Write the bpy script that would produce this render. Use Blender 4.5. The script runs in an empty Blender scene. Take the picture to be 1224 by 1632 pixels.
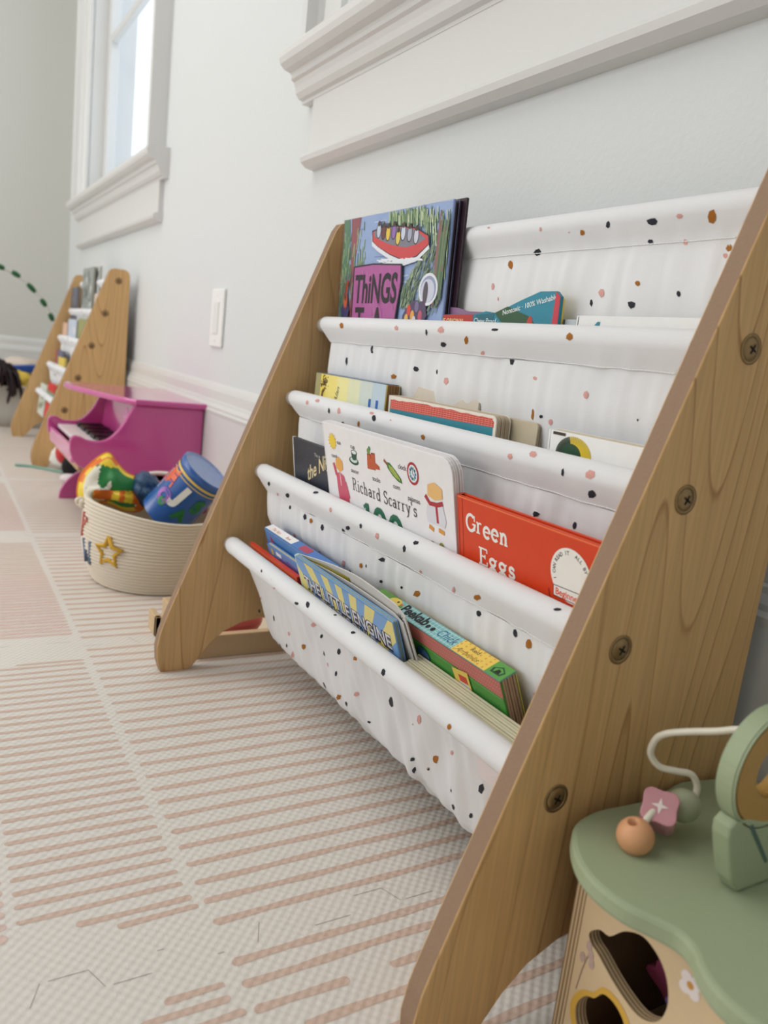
import bpy, bmesh, math, random
from mathutils import Vector, Matrix, noise
PI = math.pi
random.seed(7)
scene = bpy.context.scene
COL = scene.collection

# ------------------------------------------------------------------ camera
RR = ((-0.493015, -0.862496, 0.114180), (-0.224271, -0.000814, -0.974526), (0.840618, -0.506063, -0.193032))
CPOS = (-0.32620, 0.55495, 0.43622)
cam_data = bpy.data.cameras.new('camera'); cam = bpy.data.objects.new('camera', cam_data); COL.objects.link(cam)
r_, d_, f_ = [Vector(v).normalized() for v in RR]
cm = Matrix((( r_.x, -d_.x, -f_.x, CPOS[0]), (r_.y, -d_.y, -f_.y, CPOS[1]), (r_.z, -d_.z, -f_.z, CPOS[2]), (0, 0, 0, 1)))
cam.matrix_world = cm
cam_data.sensor_fit = 'VERTICAL'; cam_data.sensor_height = 36
cam_data.lens = 36 * 1248.764 / 1632
cam_data.clip_start = .02
cam_data.dof.use_dof = True
cam_data.dof.focus_distance = .72
cam_data.dof.aperture_fstop = 7.0
scene.camera = cam

# ------------------------------------------------------------------ view, world, light
scene.view_settings.view_transform = 'Standard'
scene.view_settings.look = 'None'
scene.view_settings.exposure = 0.0
scene.view_settings.gamma = 1
scene.view_settings.use_curve_mapping = False
world = bpy.data.worlds.new('sky'); scene.world = world; world.use_nodes = True
bg = world.node_tree.nodes['Background']
bg.inputs[0].default_value = (.80, .90, 1, 1); bg.inputs[1].default_value = 1.6

def area(name, loc, rot, sx, sy, power, color=(1, .98, .95)):
    L = bpy.data.lights.new(name, 'AREA'); L.shape = 'RECTANGLE'; L.size = sx; L.size_y = sy
    L.energy = power; L.color = color
    o = bpy.data.objects.new(name, L); COL.objects.link(o); o.location = loc; o.rotation_euler = rot
    return o
# added area lights imitating daylight; neither the opposite nor the back wall has windows
area('window_daylight_opposite', (1.9, 3.35, 1.45), (math.radians(-90), 0, 0), 3.0, 1.7, 48, (1, .99, .985))
area('window_daylight_behind', (-2.35, 1.6, 1.5), (math.radians(90), 0, math.radians(-90)), 1.8, 1.4, 3.5, (1, .97, .93))
area('ceiling_lamp', (1.3, 1.5, 2.62), (0, 0, 0), 1.8, 1.8, 24, (1, .98, .955))  # broad fill light added under the ceiling, no fixture there

# ------------------------------------------------------------------ materials
def lin(c):
    c = c / 255.0
    return c / 12.92 if c <= .04045 else ((c + .055) / 1.055) ** 2.4
def S(r, g, b): return (lin(r), lin(g), lin(b), 1)
_m = {}
def mat(name, rgb, rough=.6, spec=.4, coat=0, trans=0, bump=0, bscale=100, metal=0, var=0):
    if name in _m: return _m[name]
    m = bpy.data.materials.new(name); m.use_nodes = True; nt = m.node_tree
    b = nt.nodes['Principled BSDF']
    b.inputs['Base Color'].default_value = S(*rgb); b.inputs['Roughness'].default_value = rough
    b.inputs['Specular IOR Level'].default_value = spec
    b.inputs['Metallic'].default_value = metal
    if coat: b.inputs['Coat Weight'].default_value = coat; b.inputs['Coat Roughness'].default_value = .12
    tc = nt.nodes.new('ShaderNodeTexCoord')
    nz = nt.nodes.new('ShaderNodeTexNoise'); nz.inputs['Scale'].default_value = bscale; nz.inputs['Detail'].default_value = 4
    nt.links.new(tc.outputs['Object'], nz.inputs['Vector'])
    if bump:
        bp = nt.nodes.new('ShaderNodeBump'); bp.inputs['Strength'].default_value = bump; bp.inputs['Distance'].default_value = .002
        nt.links.new(nz.outputs['Fac'], bp.inputs['Height']); nt.links.new(bp.outputs['Normal'], b.inputs['Normal'])
    v = var if var else .05
    mx = nt.nodes.new('ShaderNodeMix'); mx.data_type = 'RGBA'; mx.blend_type = 'MULTIPLY'
    mx.inputs[0].default_value = 1; mx.inputs[6].default_value = S(*rgb)
    rp = nt.nodes.new('ShaderNodeMapRange'); rp.inputs['To Min'].default_value = 1 - v; rp.inputs['To Max'].default_value = 1 + v
    nt.links.new(nz.outputs['Fac'], rp.inputs['Value']); nt.links.new(rp.outputs['Result'], mx.inputs[7]); nt.links.new(mx.outputs[2], b.inputs['Base Color'])
    if trans:
        t = nt.nodes.new('ShaderNodeBsdfTranslucent'); t.inputs[0].default_value = S(*rgb)
        ms = nt.nodes.new('ShaderNodeMixShader'); ms.inputs[0].default_value = trans
        out = nt.nodes['Material Output']
        nt.links.new(b.outputs[0], ms.inputs[1]); nt.links.new(t.outputs[0], ms.inputs[2]); nt.links.new(ms.outputs[0], out.inputs[0])
    _m[name] = m; return m
def ink(r, g, b, rough=.35):
    return mat('print_%d_%d_%d' % (r, g, b), (r, g, b), rough, .4)

def wood(name, c1, c2, seed=0.0, dens=1.0, edge=False):
    m = bpy.data.materials.new(name); m.use_nodes = True; nt = m.node_tree; N = nt.nodes; L = nt.links
    b = N['Principled BSDF']; b.inputs['Roughness'].default_value = .42; b.inputs['Specular IOR Level'].default_value = .35
    tc = N.new('ShaderNodeTexCoord'); mp = N.new('ShaderNodeMapping'); L.new(tc.outputs['Object'], mp.inputs[0])
    mp.inputs['Location'].default_value = (seed, seed * 1.7, seed * .3)
    mp.inputs['Scale'].default_value = (1, 1, .09)
    # big cathedral figure: contour lines of a stretched noise
    n1 = N.new('ShaderNodeTexNoise'); n1.inputs['Scale'].default_value = 7 * dens; n1.inputs['Detail'].default_value = 1.5; n1.inputs['Roughness'].default_value = .4
    L.new(mp.outputs[0], n1.inputs['Vector'])
    mu = N.new('ShaderNodeMath'); mu.operation = 'MULTIPLY'; mu.inputs[1].default_value = 26; L.new(n1.outputs['Fac'], mu.inputs[0])
    fr = N.new('ShaderNodeMath'); fr.operation = 'FRACT'; L.new(mu.outputs[0], fr.inputs[0])
    cr = N.new('ShaderNodeValToRGB'); e = cr.color_ramp.elements
    e[0].position = 0; e[0].color = (0, 0, 0, 1); e[1].position = .72; e[1].color = (.14, .14, .14, 1)
    a0_ = e.new(.88); a0_.color = (.26, .26, .26, 1); a = e.new(.955); a.color = (1, 1, 1, 1); a2 = e.new(.995); a2.color = (.05, .05, .05, 1)
    L.new(fr.outputs[0], cr.inputs[0])
    n3 = N.new('ShaderNodeTexNoise'); n3.inputs['Scale'].default_value = 9; n3.inputs['Detail'].default_value = 1; L.new(mp.outputs[0], n3.inputs['Vector'])
    sg = N.new('ShaderNodeMapRange'); sg.inputs['From Min'].default_value = .35; sg.inputs['From Max'].default_value = .65; sg.inputs['To Min'].default_value = .08; sg.inputs['To Max'].default_value = .95
    L.new(n3.outputs['Fac'], sg.inputs['Value'])
    fm = N.new('ShaderNodeMath'); fm.operation = 'MULTIPLY'; L.new(cr.outputs[0], fm.inputs[0]); L.new(sg.outputs['Result'], fm.inputs[1])
    mx = N.new('ShaderNodeMix'); mx.data_type = 'RGBA'; mx.inputs[6].default_value = S(*c1); mx.inputs[7].default_value = S(*c2)
    L.new(fm.outputs[0], mx.inputs[0])
    # fine pores
    mp2 = N.new('ShaderNodeMapping'); mp2.inputs['Scale'].default_value = (1, 1, .03); L.new(tc.outputs['Object'], mp2.inputs[0])
    n2 = N.new('ShaderNodeTexNoise'); n2.inputs['Scale'].default_value = 330; n2.inputs['Detail'].default_value = 3; L.new(mp2.outputs[0], n2.inputs['Vector'])
    mr = N.new('ShaderNodeMapRange'); mr.inputs['To Min'].default_value = .74; mr.inputs['To Max'].default_value = 1.22; L.new(n2.outputs['Fac'], mr.inputs['Value'])
    m2 = N.new('ShaderNodeMix'); m2.data_type = 'RGBA'; m2.blend_type = 'MULTIPLY'; m2.inputs[0].default_value = 1
    L.new(mx.outputs[2], m2.inputs[6]); L.new(mr.outputs['Result'], m2.inputs[7]); L.new(m2.outputs[2], b.inputs['Base Color'])
    return m

def floormat():
    m = bpy.data.materials.new('embossed_foam'); m.use_nodes = True; return m
def emboss(name, rgb, rough=.55):
    """foam with a fine woven pebble relief"""
    if name in _m: return _m[name]
    m = bpy.data.materials.new(name); m.use_nodes = True; nt = m.node_tree; N = nt.nodes; L = nt.links
    b = N['Principled BSDF']; b.inputs['Roughness'].default_value = rough; b.inputs['Specular IOR Level'].default_value = .45
    tc = N.new('ShaderNodeTexCoord'); sp = N.new('ShaderNodeSeparateXYZ')
    L.new(tc.outputs['Object'], sp.inputs[0])
    def math_(op, a, c):
        n = N.new('ShaderNodeMath'); n.operation = op
        if hasattr(a, 'links'): L.new(a, n.inputs[0])
        else: n.inputs[0].default_value = a
        if c is not None:
            if hasattr(c, 'links'): L.new(c, n.inputs[1])
            else: n.inputs[1].default_value = c
        return n.outputs[0]
    k = 2 * PI / .0092
    sx = math_('SINE', math_('MULTIPLY', sp.outputs[0], k), None)
    sy = math_('SINE', math_('MULTIPLY', sp.outputs[1], k), None)
    h = math_('MULTIPLY', sx, sy)
    nz = N.new('ShaderNodeTexNoise'); nz.inputs['Scale'].default_value = 900; L.new(tc.outputs['Object'], nz.inputs['Vector'])
    h2 = math_('ADD', h, math_('MULTIPLY', nz.outputs['Fac'], .7))
    bp = N.new('ShaderNodeBump'); bp.inputs['Strength'].default_value = .5; bp.inputs['Distance'].default_value = .0006
    L.new(h2, bp.inputs['Height']); L.new(bp.outputs[0], b.inputs['Normal'])
    n2 = N.new('ShaderNodeTexNoise'); n2.inputs['Scale'].default_value = 3; L.new(tc.outputs['Object'], n2.inputs['Vector'])
    mr = N.new('ShaderNodeMapRange'); mr.inputs['To Min'].default_value = .95; mr.inputs['To Max'].default_value = 1.05; L.new(n2.outputs['Fac'], mr.inputs['Value'])
    m2 = N.new('ShaderNodeMix'); m2.data_type = 'RGBA'; m2.blend_type = 'MULTIPLY'; m2.inputs[0].default_value = 1; m2.inputs[6].default_value = S(*rgb)
    L.new(mr.outputs['Result'], m2.inputs[7]); L.new(m2.outputs[2], b.inputs['Base Color'])
    _m[name] = m; return m

M_wall = mat('wall_paint', (216, 219, 219), .55, .3, bump=.25, bscale=160, var=.01)
M_farwall = mat('wall_paint_warm', (208, 208, 202), .6, .3, bump=.2, bscale=160, var=.01)
M_trim = mat('gloss_trim_paint', (218, 218, 216), .3, .5, bump=.08, bscale=60, var=.01)
M_ceil = mat('ceiling_paint', (235, 235, 232), .8, .2)
M_fabric = mat('white_sling_fabric', (240, 241, 243), .8, .15, trans=.12, bump=.15, bscale=1500, var=.01)
M_sleeve = mat('white_dowel_paint', (236, 237, 238), .4, .4)
M_thread = mat('white_thread', (250, 250, 250), .9, .1)
M_black = mat('charcoal_fleck', (48, 50, 58), .7, .2)
M_ochre = mat('ochre_fleck', (165, 105, 38), .7, .2)
M_pink = mat('rose_fleck', (214, 160, 152), .7, .2)
M_wood = wood('maple_laminate', (216, 177, 122), (160, 114, 64))
M_wood2 = wood('maple_laminate_warm', (212, 174, 122), (160, 116, 66), 3.3)
M_edge = mat('taupe_board_edge', (150, 122, 98), .6, .3, bump=.2, bscale=400, var=.06)
M_screw = mat('antique_brass', (150, 125, 88), .35, .5, metal=.8)
M_dark = mat('near_black', (16, 14, 14), .6, .3)
M_cream = mat('page_cream', (214, 203, 180), .7, .2)
M_white = mat('white_card', (240, 240, 240), .35, .4)

# ------------------------------------------------------------------ mesh helpers
def obj(name, bm, mats, parent=None, smooth=False, loc=None):
    me = bpy.data.meshes.new(name)
    if isinstance(bm, bmesh.types.BMesh):
        bm.to_mesh(me); bm.free()
    else:
        me = bm; me.name = name
    if not isinstance(mats, (list, tuple)): mats = [mats]
    for m in mats: me.materials.append(m)
    if smooth:
        for p in me.polygons: p.use_smooth = True
    o = bpy.data.objects.new(name, me); COL.objects.link(o)
    if parent: o.parent = parent
    if loc: o.location = loc
    return o
def tag(o, label=None, cat=None, group=None, kind=None):
    if label: o['label'] = label
    if cat: o['category'] = cat
    if group: o['group'] = group
    if kind: o['kind'] = kind
    return o
def thing(name, label, cat, loc=(0, 0, 0), rz=0, group=None, M=None):
    o = bpy.data.objects.new(name, None); COL.objects.link(o)
    o.empty_display_size = .02
    if M is not None: o.matrix_world = M
    else: o.location = loc; o.rotation_euler = (0, 0, rz)
    return tag(o, label, cat, group)
def struct(name, bm, m, parent=None, smooth=False):
    o = obj(name, bm, m, parent, smooth)
    if parent is None: o['kind'] = 'structure'
    return o
def dup(root, loc, label=None, group=None):
    r = root.copy(); COL.objects.link(r); r.location = loc
    if label: r['label'] = label
    if group: r['group'] = group
    for ch in list(root.children):
        c = ch.copy(); COL.objects.link(c); c.parent = r
        for g in list(ch.children):
            d = g.copy(); COL.objects.link(d); d.parent = c
    return r
def box(bm, a, b, mi=0, bev=0):
    x0, y0, z0 = [min(p, q) for p, q in zip(a, b)]; x1, y1, z1 = [max(p, q) for p, q in zip(a, b)]
    v = [bm.verts.new(p) for p in ((x0, y0, z0), (x1, y0, z0), (x1, y1, z0), (x0, y1, z0), (x0, y0, z1), (x1, y0, z1), (x1, y1, z1), (x0, y1, z1))]
    fs = []
    for q in ((0, 3, 2, 1), (4, 5, 6, 7), (0, 1, 5, 4), (1, 2, 6, 5), (2, 3, 7, 6), (3, 0, 4, 7)):
        f = bm.faces.new([v[i] for i in q]); f.material_index = mi; fs.append(f)
    if bev:
        es = list({e for f in fs for e in f.edges})
        bmesh.ops.bevel(bm, geom=es, offset=bev, segments=2, affect='EDGES', profile=.5)
    return bm
def prism(bm, pts, to3, h0, h1, mi=0, mside=None, bev=0):
    """closed outline (2D) extruded from h0 to h1; to3(u, v, h) maps to space"""
    n = len(pts)
    a = [bm.verts.new(to3(u, v, h0)) for u, v in pts]; b = [bm.verts.new(to3(u, v, h1)) for u, v in pts]
    fs = []
    f = bm.faces.new(a[::-1]); f.material_index = mi; fs.append(f); f2 = bm.faces.new(b); f2.material_index = mi; fs.append(f2)
    rim = list(f.edges) + list(f2.edges)
    for i in range(n):
        g = bm.faces.new((a[i], a[(i + 1) % n], b[(i + 1) % n], b[i])); g.material_index = mi if mside is None else mside; fs.append(g)
    bmesh.ops.recalc_face_normals(bm, faces=fs)
    if bev: bmesh.ops.bevel(bm, geom=rim, offset=bev, segments=2, affect='EDGES', profile=.5)
    return bm
def tube(bm, pts, r, seg=10, mi=0, caps=True, closed=False):
    pts = [Vector(p) for p in pts]; n = len(pts); rings = []
    up = None
    for i, p in enumerate(pts):
        if closed: t = pts[(i + 1) % n] - pts[i - 1]
        else: t = pts[min(i + 1, n - 1)] - pts[max(i - 1, 0)]
        t.normalize()
        if up is None: up = Vector((0, 0, 1)) if abs(t.z) < .9 else Vector((1, 0, 0))
        s = t.cross(up); s.normalize(); up = s.cross(t); up.normalize()
        rad = r[i] if isinstance(r, (list, tuple)) else r
        rings.append([bm.verts.new(p + (s * math.cos(a) + up * math.sin(a)) * rad) for a in [2 * PI * k / seg for k in range(seg)]])
    m = n if closed else n - 1
    for i in range(m):
        A, B = rings[i], rings[(i + 1) % n]
        for k in range(seg):
            f = bm.faces.new((A[k], A[(k + 1) % seg], B[(k + 1) % seg], B[k])); f.smooth = True; f.material_index = mi
    if caps and not closed:
        f = bm.faces.new(rings[0][::-1]); f.material_index = mi; f = bm.faces.new(rings[-1]); f.material_index = mi
    return bm
def spline(ps, n=8, closed=False):
    ps = [Vector(p) for p in ps]; out = []; m = len(ps)
    rng = range(m) if closed else range(m - 1)
    for i in rng:
        g = (lambda k: ps[k % m]) if closed else (lambda k: ps[max(0, min(m - 1, k))])
        a, b, c, d = g(i - 1), g(i), g(i + 1), g(i + 2)
        for k in range(n):
            t = k / n
            out.append(.5 * ((2 * b) + (c - a) * t + (2 * a - 5 * b + 4 * c - d) * t * t + (3 * b - a - 3 * c + d) * t ** 3))
    if not closed: out.append(ps[-1])
    return out
def sp2(ps, n=6, closed=True):
    return [(p.x, p.y) for p in spline([(a, b, 0) for a, b in ps], n, closed)]
def lathe(bm, prof, c, seg=32, mi=0, ax=None, cap=False):
    """prof: (r, h) list; axis ax through c"""
    ax = Vector(ax or (0, 0, 1)).normalized(); s = ax.orthogonal().normalized(); t = ax.cross(s); c = Vector(c)
    rings = []
    for r, h in prof:
        rings.append([bm.verts.new(c + ax * h + (s * math.cos(a) + t * math.sin(a)) * r) for a in [2 * PI * k / seg for k in range(seg)]])
    for A, B in zip(rings, rings[1:]):
        for k in range(seg):
            f = bm.faces.new((A[k], A[(k + 1) % seg], B[(k + 1) % seg], B[k])); f.smooth = True; f.material_index = mi
    if cap:
        bm.faces.new(rings[0][::-1]).material_index = mi; bm.faces.new(rings[-1]).material_index = mi
    return bm
def ball(bm, c, r, mi=0, sc=(1, 1, 1), seg=24):
    g = bmesh.ops.create_uvsphere(bm, u_segments=seg, v_segments=seg // 2, radius=r)
    for v in g['verts']: v.co = Vector((v.co.x * sc[0], v.co.y * sc[1], v.co.z * sc[2])) + Vector(c)
    for f in {f for v in g['verts'] for f in v.link_faces}: f.smooth = True; f.material_index = mi
    return bm
YZ = lambda x: (lambda u, v, h: (h, u, v))
to_yz = lambda u, v, h: (h, u, v)      # outline in (y,z), extruded along x
to_xz = lambda u, v, h: (u, h, v)
to_xy = lambda u, v, h: (u, v, h)

# ------------------------------------------------------------------ lettering and flat print
def text_tris(s, size, bold=0.0, shear=0.0, spacing=1.0):
    """triangles and polygons of a line of text in its own plane, left-bottom at the origin"""
    cu = bpy.data.curves.new('t', 'FONT'); cu.body = s; cu.size = size; cu.offset = bold; cu.shear = shear
    cu.space_character = spacing; cu.resolution_u = 4
    o = bpy.data.objects.new('t', cu); COL.objects.link(o)
    bpy.context.view_layer.update()
    dg = bpy.context.evaluated_depsgraph_get()
    me = bpy.data.meshes.new_from_object(o.evaluated_get(dg))
    vs = [(v.co.x, v.co.y) for v in me.vertices]; ps = [tuple(p.vertices) for p in me.polygons]
    bpy.data.objects.remove(o); bpy.data.curves.remove(cu); bpy.data.meshes.remove(me)
    return vs, ps
class Print:
    """flat ink laid on a surface: polygons grouped by colour, mapped by fn(u, v, lift)"""
    def __init__(s, fn=None): s.bm = bmesh.new(); s.mats = []; s.fn = fn or (lambda u, v, l: (u, v, l)); s.k = 0
    def mi(s, rgb):
        m = rgb if not isinstance(rgb, tuple) else ink(*rgb)
        if m not in s.mats: s.mats.append(m)
        return s.mats.index(m)
    clip = None
    def _clip(s, pts):
        if not s.clip: return pts
        x0, y0, x1, y1 = s.clip
        for ax_, lim, sg in ((0, x0, 1), (0, x1, -1), (1, y0, 1), (1, y1, -1)):
            out = []
            for a, b in zip(pts, pts[1:] + pts[:1]):
                ia, ib = sg * (a[ax_] - lim) >= 0, sg * (b[ax_] - lim) >= 0
                if ia: out.append(a)
                if ia != ib:
                    t = (lim - a[ax_]) / (b[ax_] - a[ax_]); out.append((a[0] + (b[0] - a[0]) * t, a[1] + (b[1] - a[1]) * t))
            pts = out
            if len(pts) < 3: return []
        return pts
    def poly(s, pts, rgb, lift=None):
        s.k += 1
        pts = s._clip(list(pts))
        if len(pts) < 3: return
        l = (.0002 + .000003 * s.k) if lift is None else lift
        try: f = s.bm.faces.new([s.bm.verts.new(s.fn(u, v, l)) for u, v in pts])
        except ValueError: return
        f.material_index = s.mi(rgb)
        f.normal_update()
    def rect(s, u0, v0, u1, v1, rgb): s.poly([(u0, v0), (u1, v0), (u1, v1), (u0, v1)], rgb)
    def disc(s, u, v, r, rgb, n=20, ry=None, a0=0, a1=2 * PI):
        ry = ry or r
        s.poly([(u + r * math.cos(a0 + (a1 - a0) * k / n), v + ry * math.sin(a0 + (a1 - a0) * k / n)) for k in range(n if a1 - a0 > 6.28 else n + 1)], rgb)
    def line(s, pts, w, rgb):
        s.k += 1; l = .0002 + .000003 * s.k; mi = s.mi(rgb)
        P = [Vector((a, b)) for a, b in pts]; L = []; R = []
        for i, p in enumerate(P):
            t = (P[min(i + 1, len(P) - 1)] - P[max(i - 1, 0)])
            if t.length == 0: t = Vector((1, 0))
            t.normalize(); n = Vector((-t.y, t.x)) * w / 2
            L.append(p + n); R.append(p - n)
        if s.clip:
            s.k -= 1
            for i in range(len(P) - 1): s.poly([tuple(R[i]), tuple(R[i + 1]), tuple(L[i + 1]), tuple(L[i])], rgb)
            return
        a = [s.bm.verts.new(s.fn(q.x, q.y, l)) for q in L]; b = [s.bm.verts.new(s.fn(q.x, q.y, l)) for q in R]
        for i in range(len(P) - 1):
            f = s.bm.faces.new((b[i], b[i + 1], a[i + 1], a[i])); f.material_index = mi
    def text(s, t, size, u, v, rgb, bold=0, rot=0, shear=0, spacing=1, center=False, arc=None, fit=None):
        s.k += 1; l = .0002 + .000003 * s.k; mi = s.mi(rgb)
        if arc:   # letters along an arc: arc = (cu, cv, r, start angle, step)
            cu_, cv_, r, a, st = arc
            for ch in t:
                if ch != ' ':
                    vs, ps = text_tris(ch, size, bold); w = max(x for x, y in vs) / 2
                    c, sn = math.cos(a - PI / 2), math.sin(a - PI / 2); vv = []
                    for x, y in vs:
                        x -= w; y += r
                        vv.append(s.bm.verts.new(s.fn(cu_ + x * c - y * sn, cv_ + x * sn + y * c, l)))
                    for p in ps: s.bm.faces.new([vv[i] for i in p]).material_index = mi
                a -= st
            return
        vs, ps = text_tris(t, size, bold, shear, spacing)
        if fit: k_ = fit / max(x for x, y in vs); vs = [(x * k_, y) for x, y in vs]
        w = max(x for x, y in vs) / 2 if center else 0
        if s.clip:
            x0, y0, x1, y1 = s.clip; vs = [(min(x, x1 - u), y) for x, y in vs] if not rot else vs
        c, sn = math.cos(rot), math.sin(rot)
        vv = [s.bm.verts.new(s.fn(u + (x - w) * c - y * sn, v + (x - w) * sn + y * c, l)) for x, y in vs]
        for p in ps:
            try: s.bm.faces.new([vv[i] for i in p]).material_index = mi
            except ValueError: pass
    def build(s, name, parent=None, label=None):
        if not s.bm.faces: return None
        o = obj(name, s.bm, s.mats, parent)
        if label: o['label'] = label
        return o

# slab serif letters drawn from strokes, 1 unit = x-height*1.4 cap height
def slab(pr, s, size, u, v, rgb, w=.13, jump=None, gap=.12, thin=.55, xs=1.0):
    """lettering with slab serifs: every glyph a set of thick strokes and serif bars"""
    def arcp(cx, cy, rx, ry, a0, a1, n=14): return [(cx + rx * math.cos(math.radians(a0 + (a1 - a0) * k / n)), cy + ry * math.sin(math.radians(a0 + (a1 - a0) * k / n))) for k in range(n + 1)]
    X = .62
    def ser(x, y, hw=.13): return [(x - hw, y), (x + hw, y)]
    G = {
     'G': (.80, [arcp(.42, .5, .36, .46, 45, 360)], [[(.55, .44), (.86, .44)], [(.74, .62), (.74, .96)], [(.76,.44),(.76,.1)]]),
     'E': (.72, [[(.2, 0), (.2, 1)]], [[(.05, .04), (.68, .04)], [(.05, .96), (.66, .96)], [(.2, .52), (.5, .52)], [(.66, .04), (.66, .26)], [(.64, .96), (.64, .76)], [(.5, .4), (.5, .64)]]),
     'R': (.80, [[(.2, 0), (.2, 1)], arcp(.38, .74, .22, .23, 90, -90)], [[(.05, .04), (.36, .04)], [(.05, .97), (.4, .97)], [(.2, .51), (.4, .51)], [(.4, .51), (.66, .04)], [(.56, .04), (.8, .04)]]),
     'S': (.62, [arcp(.32, .74, .2, .22, 30, 270, 12) + arcp(.32, .27, .22, .25, 90, -150, 12)[1:]], [[(.52, .72), (.52, .96)], [(.1, .04), (.1, .26)]]),
     'e': (.58, [arcp(.3, .32, .24, .3, 0, 320)], [[(.08, .34), (.54, .34)]]),
     'r': (.50, [[(.16, 0), (.16, X)]], [[(.02, .03), (.32, .03)], [(.02, X - .03), (.16, X - .03)], arcp(.34, .36, .16, .24, 150, 50, 6)]),
     'n': (.66, [[(.15, 0), (.15, X)], [(.48, 0), (.48, .4)], arcp(.32, .38, .16, .22, 180, 0, 8)], [[(.02, .03), (.28, .03)], [(.02, X - .03), (.15, X - .03)], [(.36, .03), (.62, .03)]]),
     'g': (.62, [arcp(.28, .4, .19, .19, 0, 360), arcp(.29, -.1, .23, .16, 0, 360)], [[(.2, .22), (.16, .1), (.45, .06)], [(.42, .52), (.58, .6)]]),
     's': (.48, [arcp(.24, .45, .14, .14, 30, 270, 8) + arcp(.24, .17, .16, .15, 90, -150, 8)[1:]], [[(.38, .44), (.38, .6)], [(.08, .02), (.08, .18)]]),
     'i': (.30, [[(.15, 0), (.15, X)], [(.15, .8), (.15, .9)]], [[(.02, .03), (.28, .03)], [(.02, X - .03), (.15, X - .03)]]),
     'c': (.52, [arcp(.29, .31, .22, .29, 50, 320)], [[(.44, .42), (.44, .6)]]),
     'h': (.66, [[(.15, 0), (.15, 1)], [(.48, 0), (.48, .4)], arcp(.32, .38, .16, .22, 180, 0, 8)], [[(.02, .03), (.28, .03)], [(.02, .97), (.15, .97)], [(.36, .03), (.62, .03)]]),
     'a': (.58, [arcp(.24, .19, .17, .17, 0, 360), [(.43, 0), (.43, .42)], arcp(.26, .42, .17, .18, 0, 150, 8)], [[(.43, .03), (.56, .03)]]),
     'd': (.62, [arcp(.27, .3, .2, .28, 0, 360), [(.48, 0), (.48, 1)]], [[(.48, .03), (.6, .03)], [(.36, .97), (.48, .97)]]),
     'y': (.60, [[(.1, X), (.32, .05)], [(.52, X), (.26, -.2), (.12, -.28)]], [[(-.02, X - .03), (.24, X - .03)], [(.4, X - .03), (.64, X - .03)]]),
     "'": (.24, [[(.14, .72), (.1, .98)]], []),
     '1': (.50, [[(.26, 0), (.26, 1)]], [[(.06, .04), (.46, .04)], [(.08, .82), (.26, .96)]]),
     '0': (.72, [arcp(.34, .5, .25, .44, 0, 360)], []),
     ' ': (.3, [], [])}
    for i, ch in enumerate(s):
        wd, thick, thn = G[ch]
        dv = (jump[i] if jump else 0) * size
        for st in thick: pr.line([(u + a * size * xs, v + dv + b * size) for a, b in st], w * size, rgb)
        for st in thn: pr.line([(u + a * size * xs, v + dv + b * size) for a, b in st], w * thin * size, rgb)
        u += (wd + gap) * size * xs
    return u

# ================================================================== THE ROOM
XF, YL, XB, H = 3.56, 3.6, -2.6, 2.7
def slab_box(name, a, b, m):
    bm = bmesh.new(); box(bm, a, b); return struct(name, bm, m)
slab_box('floor', (XB - .2, -.2, -.06), (XF + .2, YL + .2, -.0125), mat('oak_floor', (190, 160, 125), .5))
slab_box('ceiling', (XB - .2, -.2, H), (XF + .2, YL + .2, H + .1), M_ceil)
OPN = [(2.035, 3.12), (-.27, .84)]            # window openings in the right wall
ZS, ZT = .905, 2.25
def wall_with_holes(name, m):
    bm = bmesh.new(); WO = [(p - .013, q + .013) for p, q in OPN]; xs = sorted([XB - .2, XF + .2] + [v for o in WO for v in o])
    for a, b in zip(xs, xs[1:]):
        if (a, b) in WO:
            box(bm, (a, -.16, -.06), (b, 0, ZS - .01)); box(bm, (a, -.16, ZT + .013), (b, 0, H))
        else: box(bm, (a, -.16, -.06), (b, 0, H))
    return struct(name, bm, m)
wall_with_holes('wall_right', M_wall)
slab_box('wall_far', (XF, 0, -.06), (XF + .12, YL, H), M_farwall)
slab_box('wall_left', (XB - .2, YL, -.06), (XF + .2, YL + .12, H), M_wall)
slab_box('wall_back', (XB - .12, 0, -.06), (XB, YL, H), M_wall)

BASE = [(0, 0), (.018, 0), (.018, .272), (.0195, .280), (.0165, .284), (.0165, .289), (.012, .296), (.011, .301), (.0085, .303), (.0085, .322), (.006, .330), (.003, .336), (0, .338)]
bm = bmesh.new(); prism(bm, BASE, to_yz, XB, XF); struct('baseboard_right', bm, M_trim)
bm = bmesh.new(); prism(bm, [(XF - u, v) for u, v in BASE], to_xz, .018, YL); struct('baseboard_far', bm, M_trim)

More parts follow.
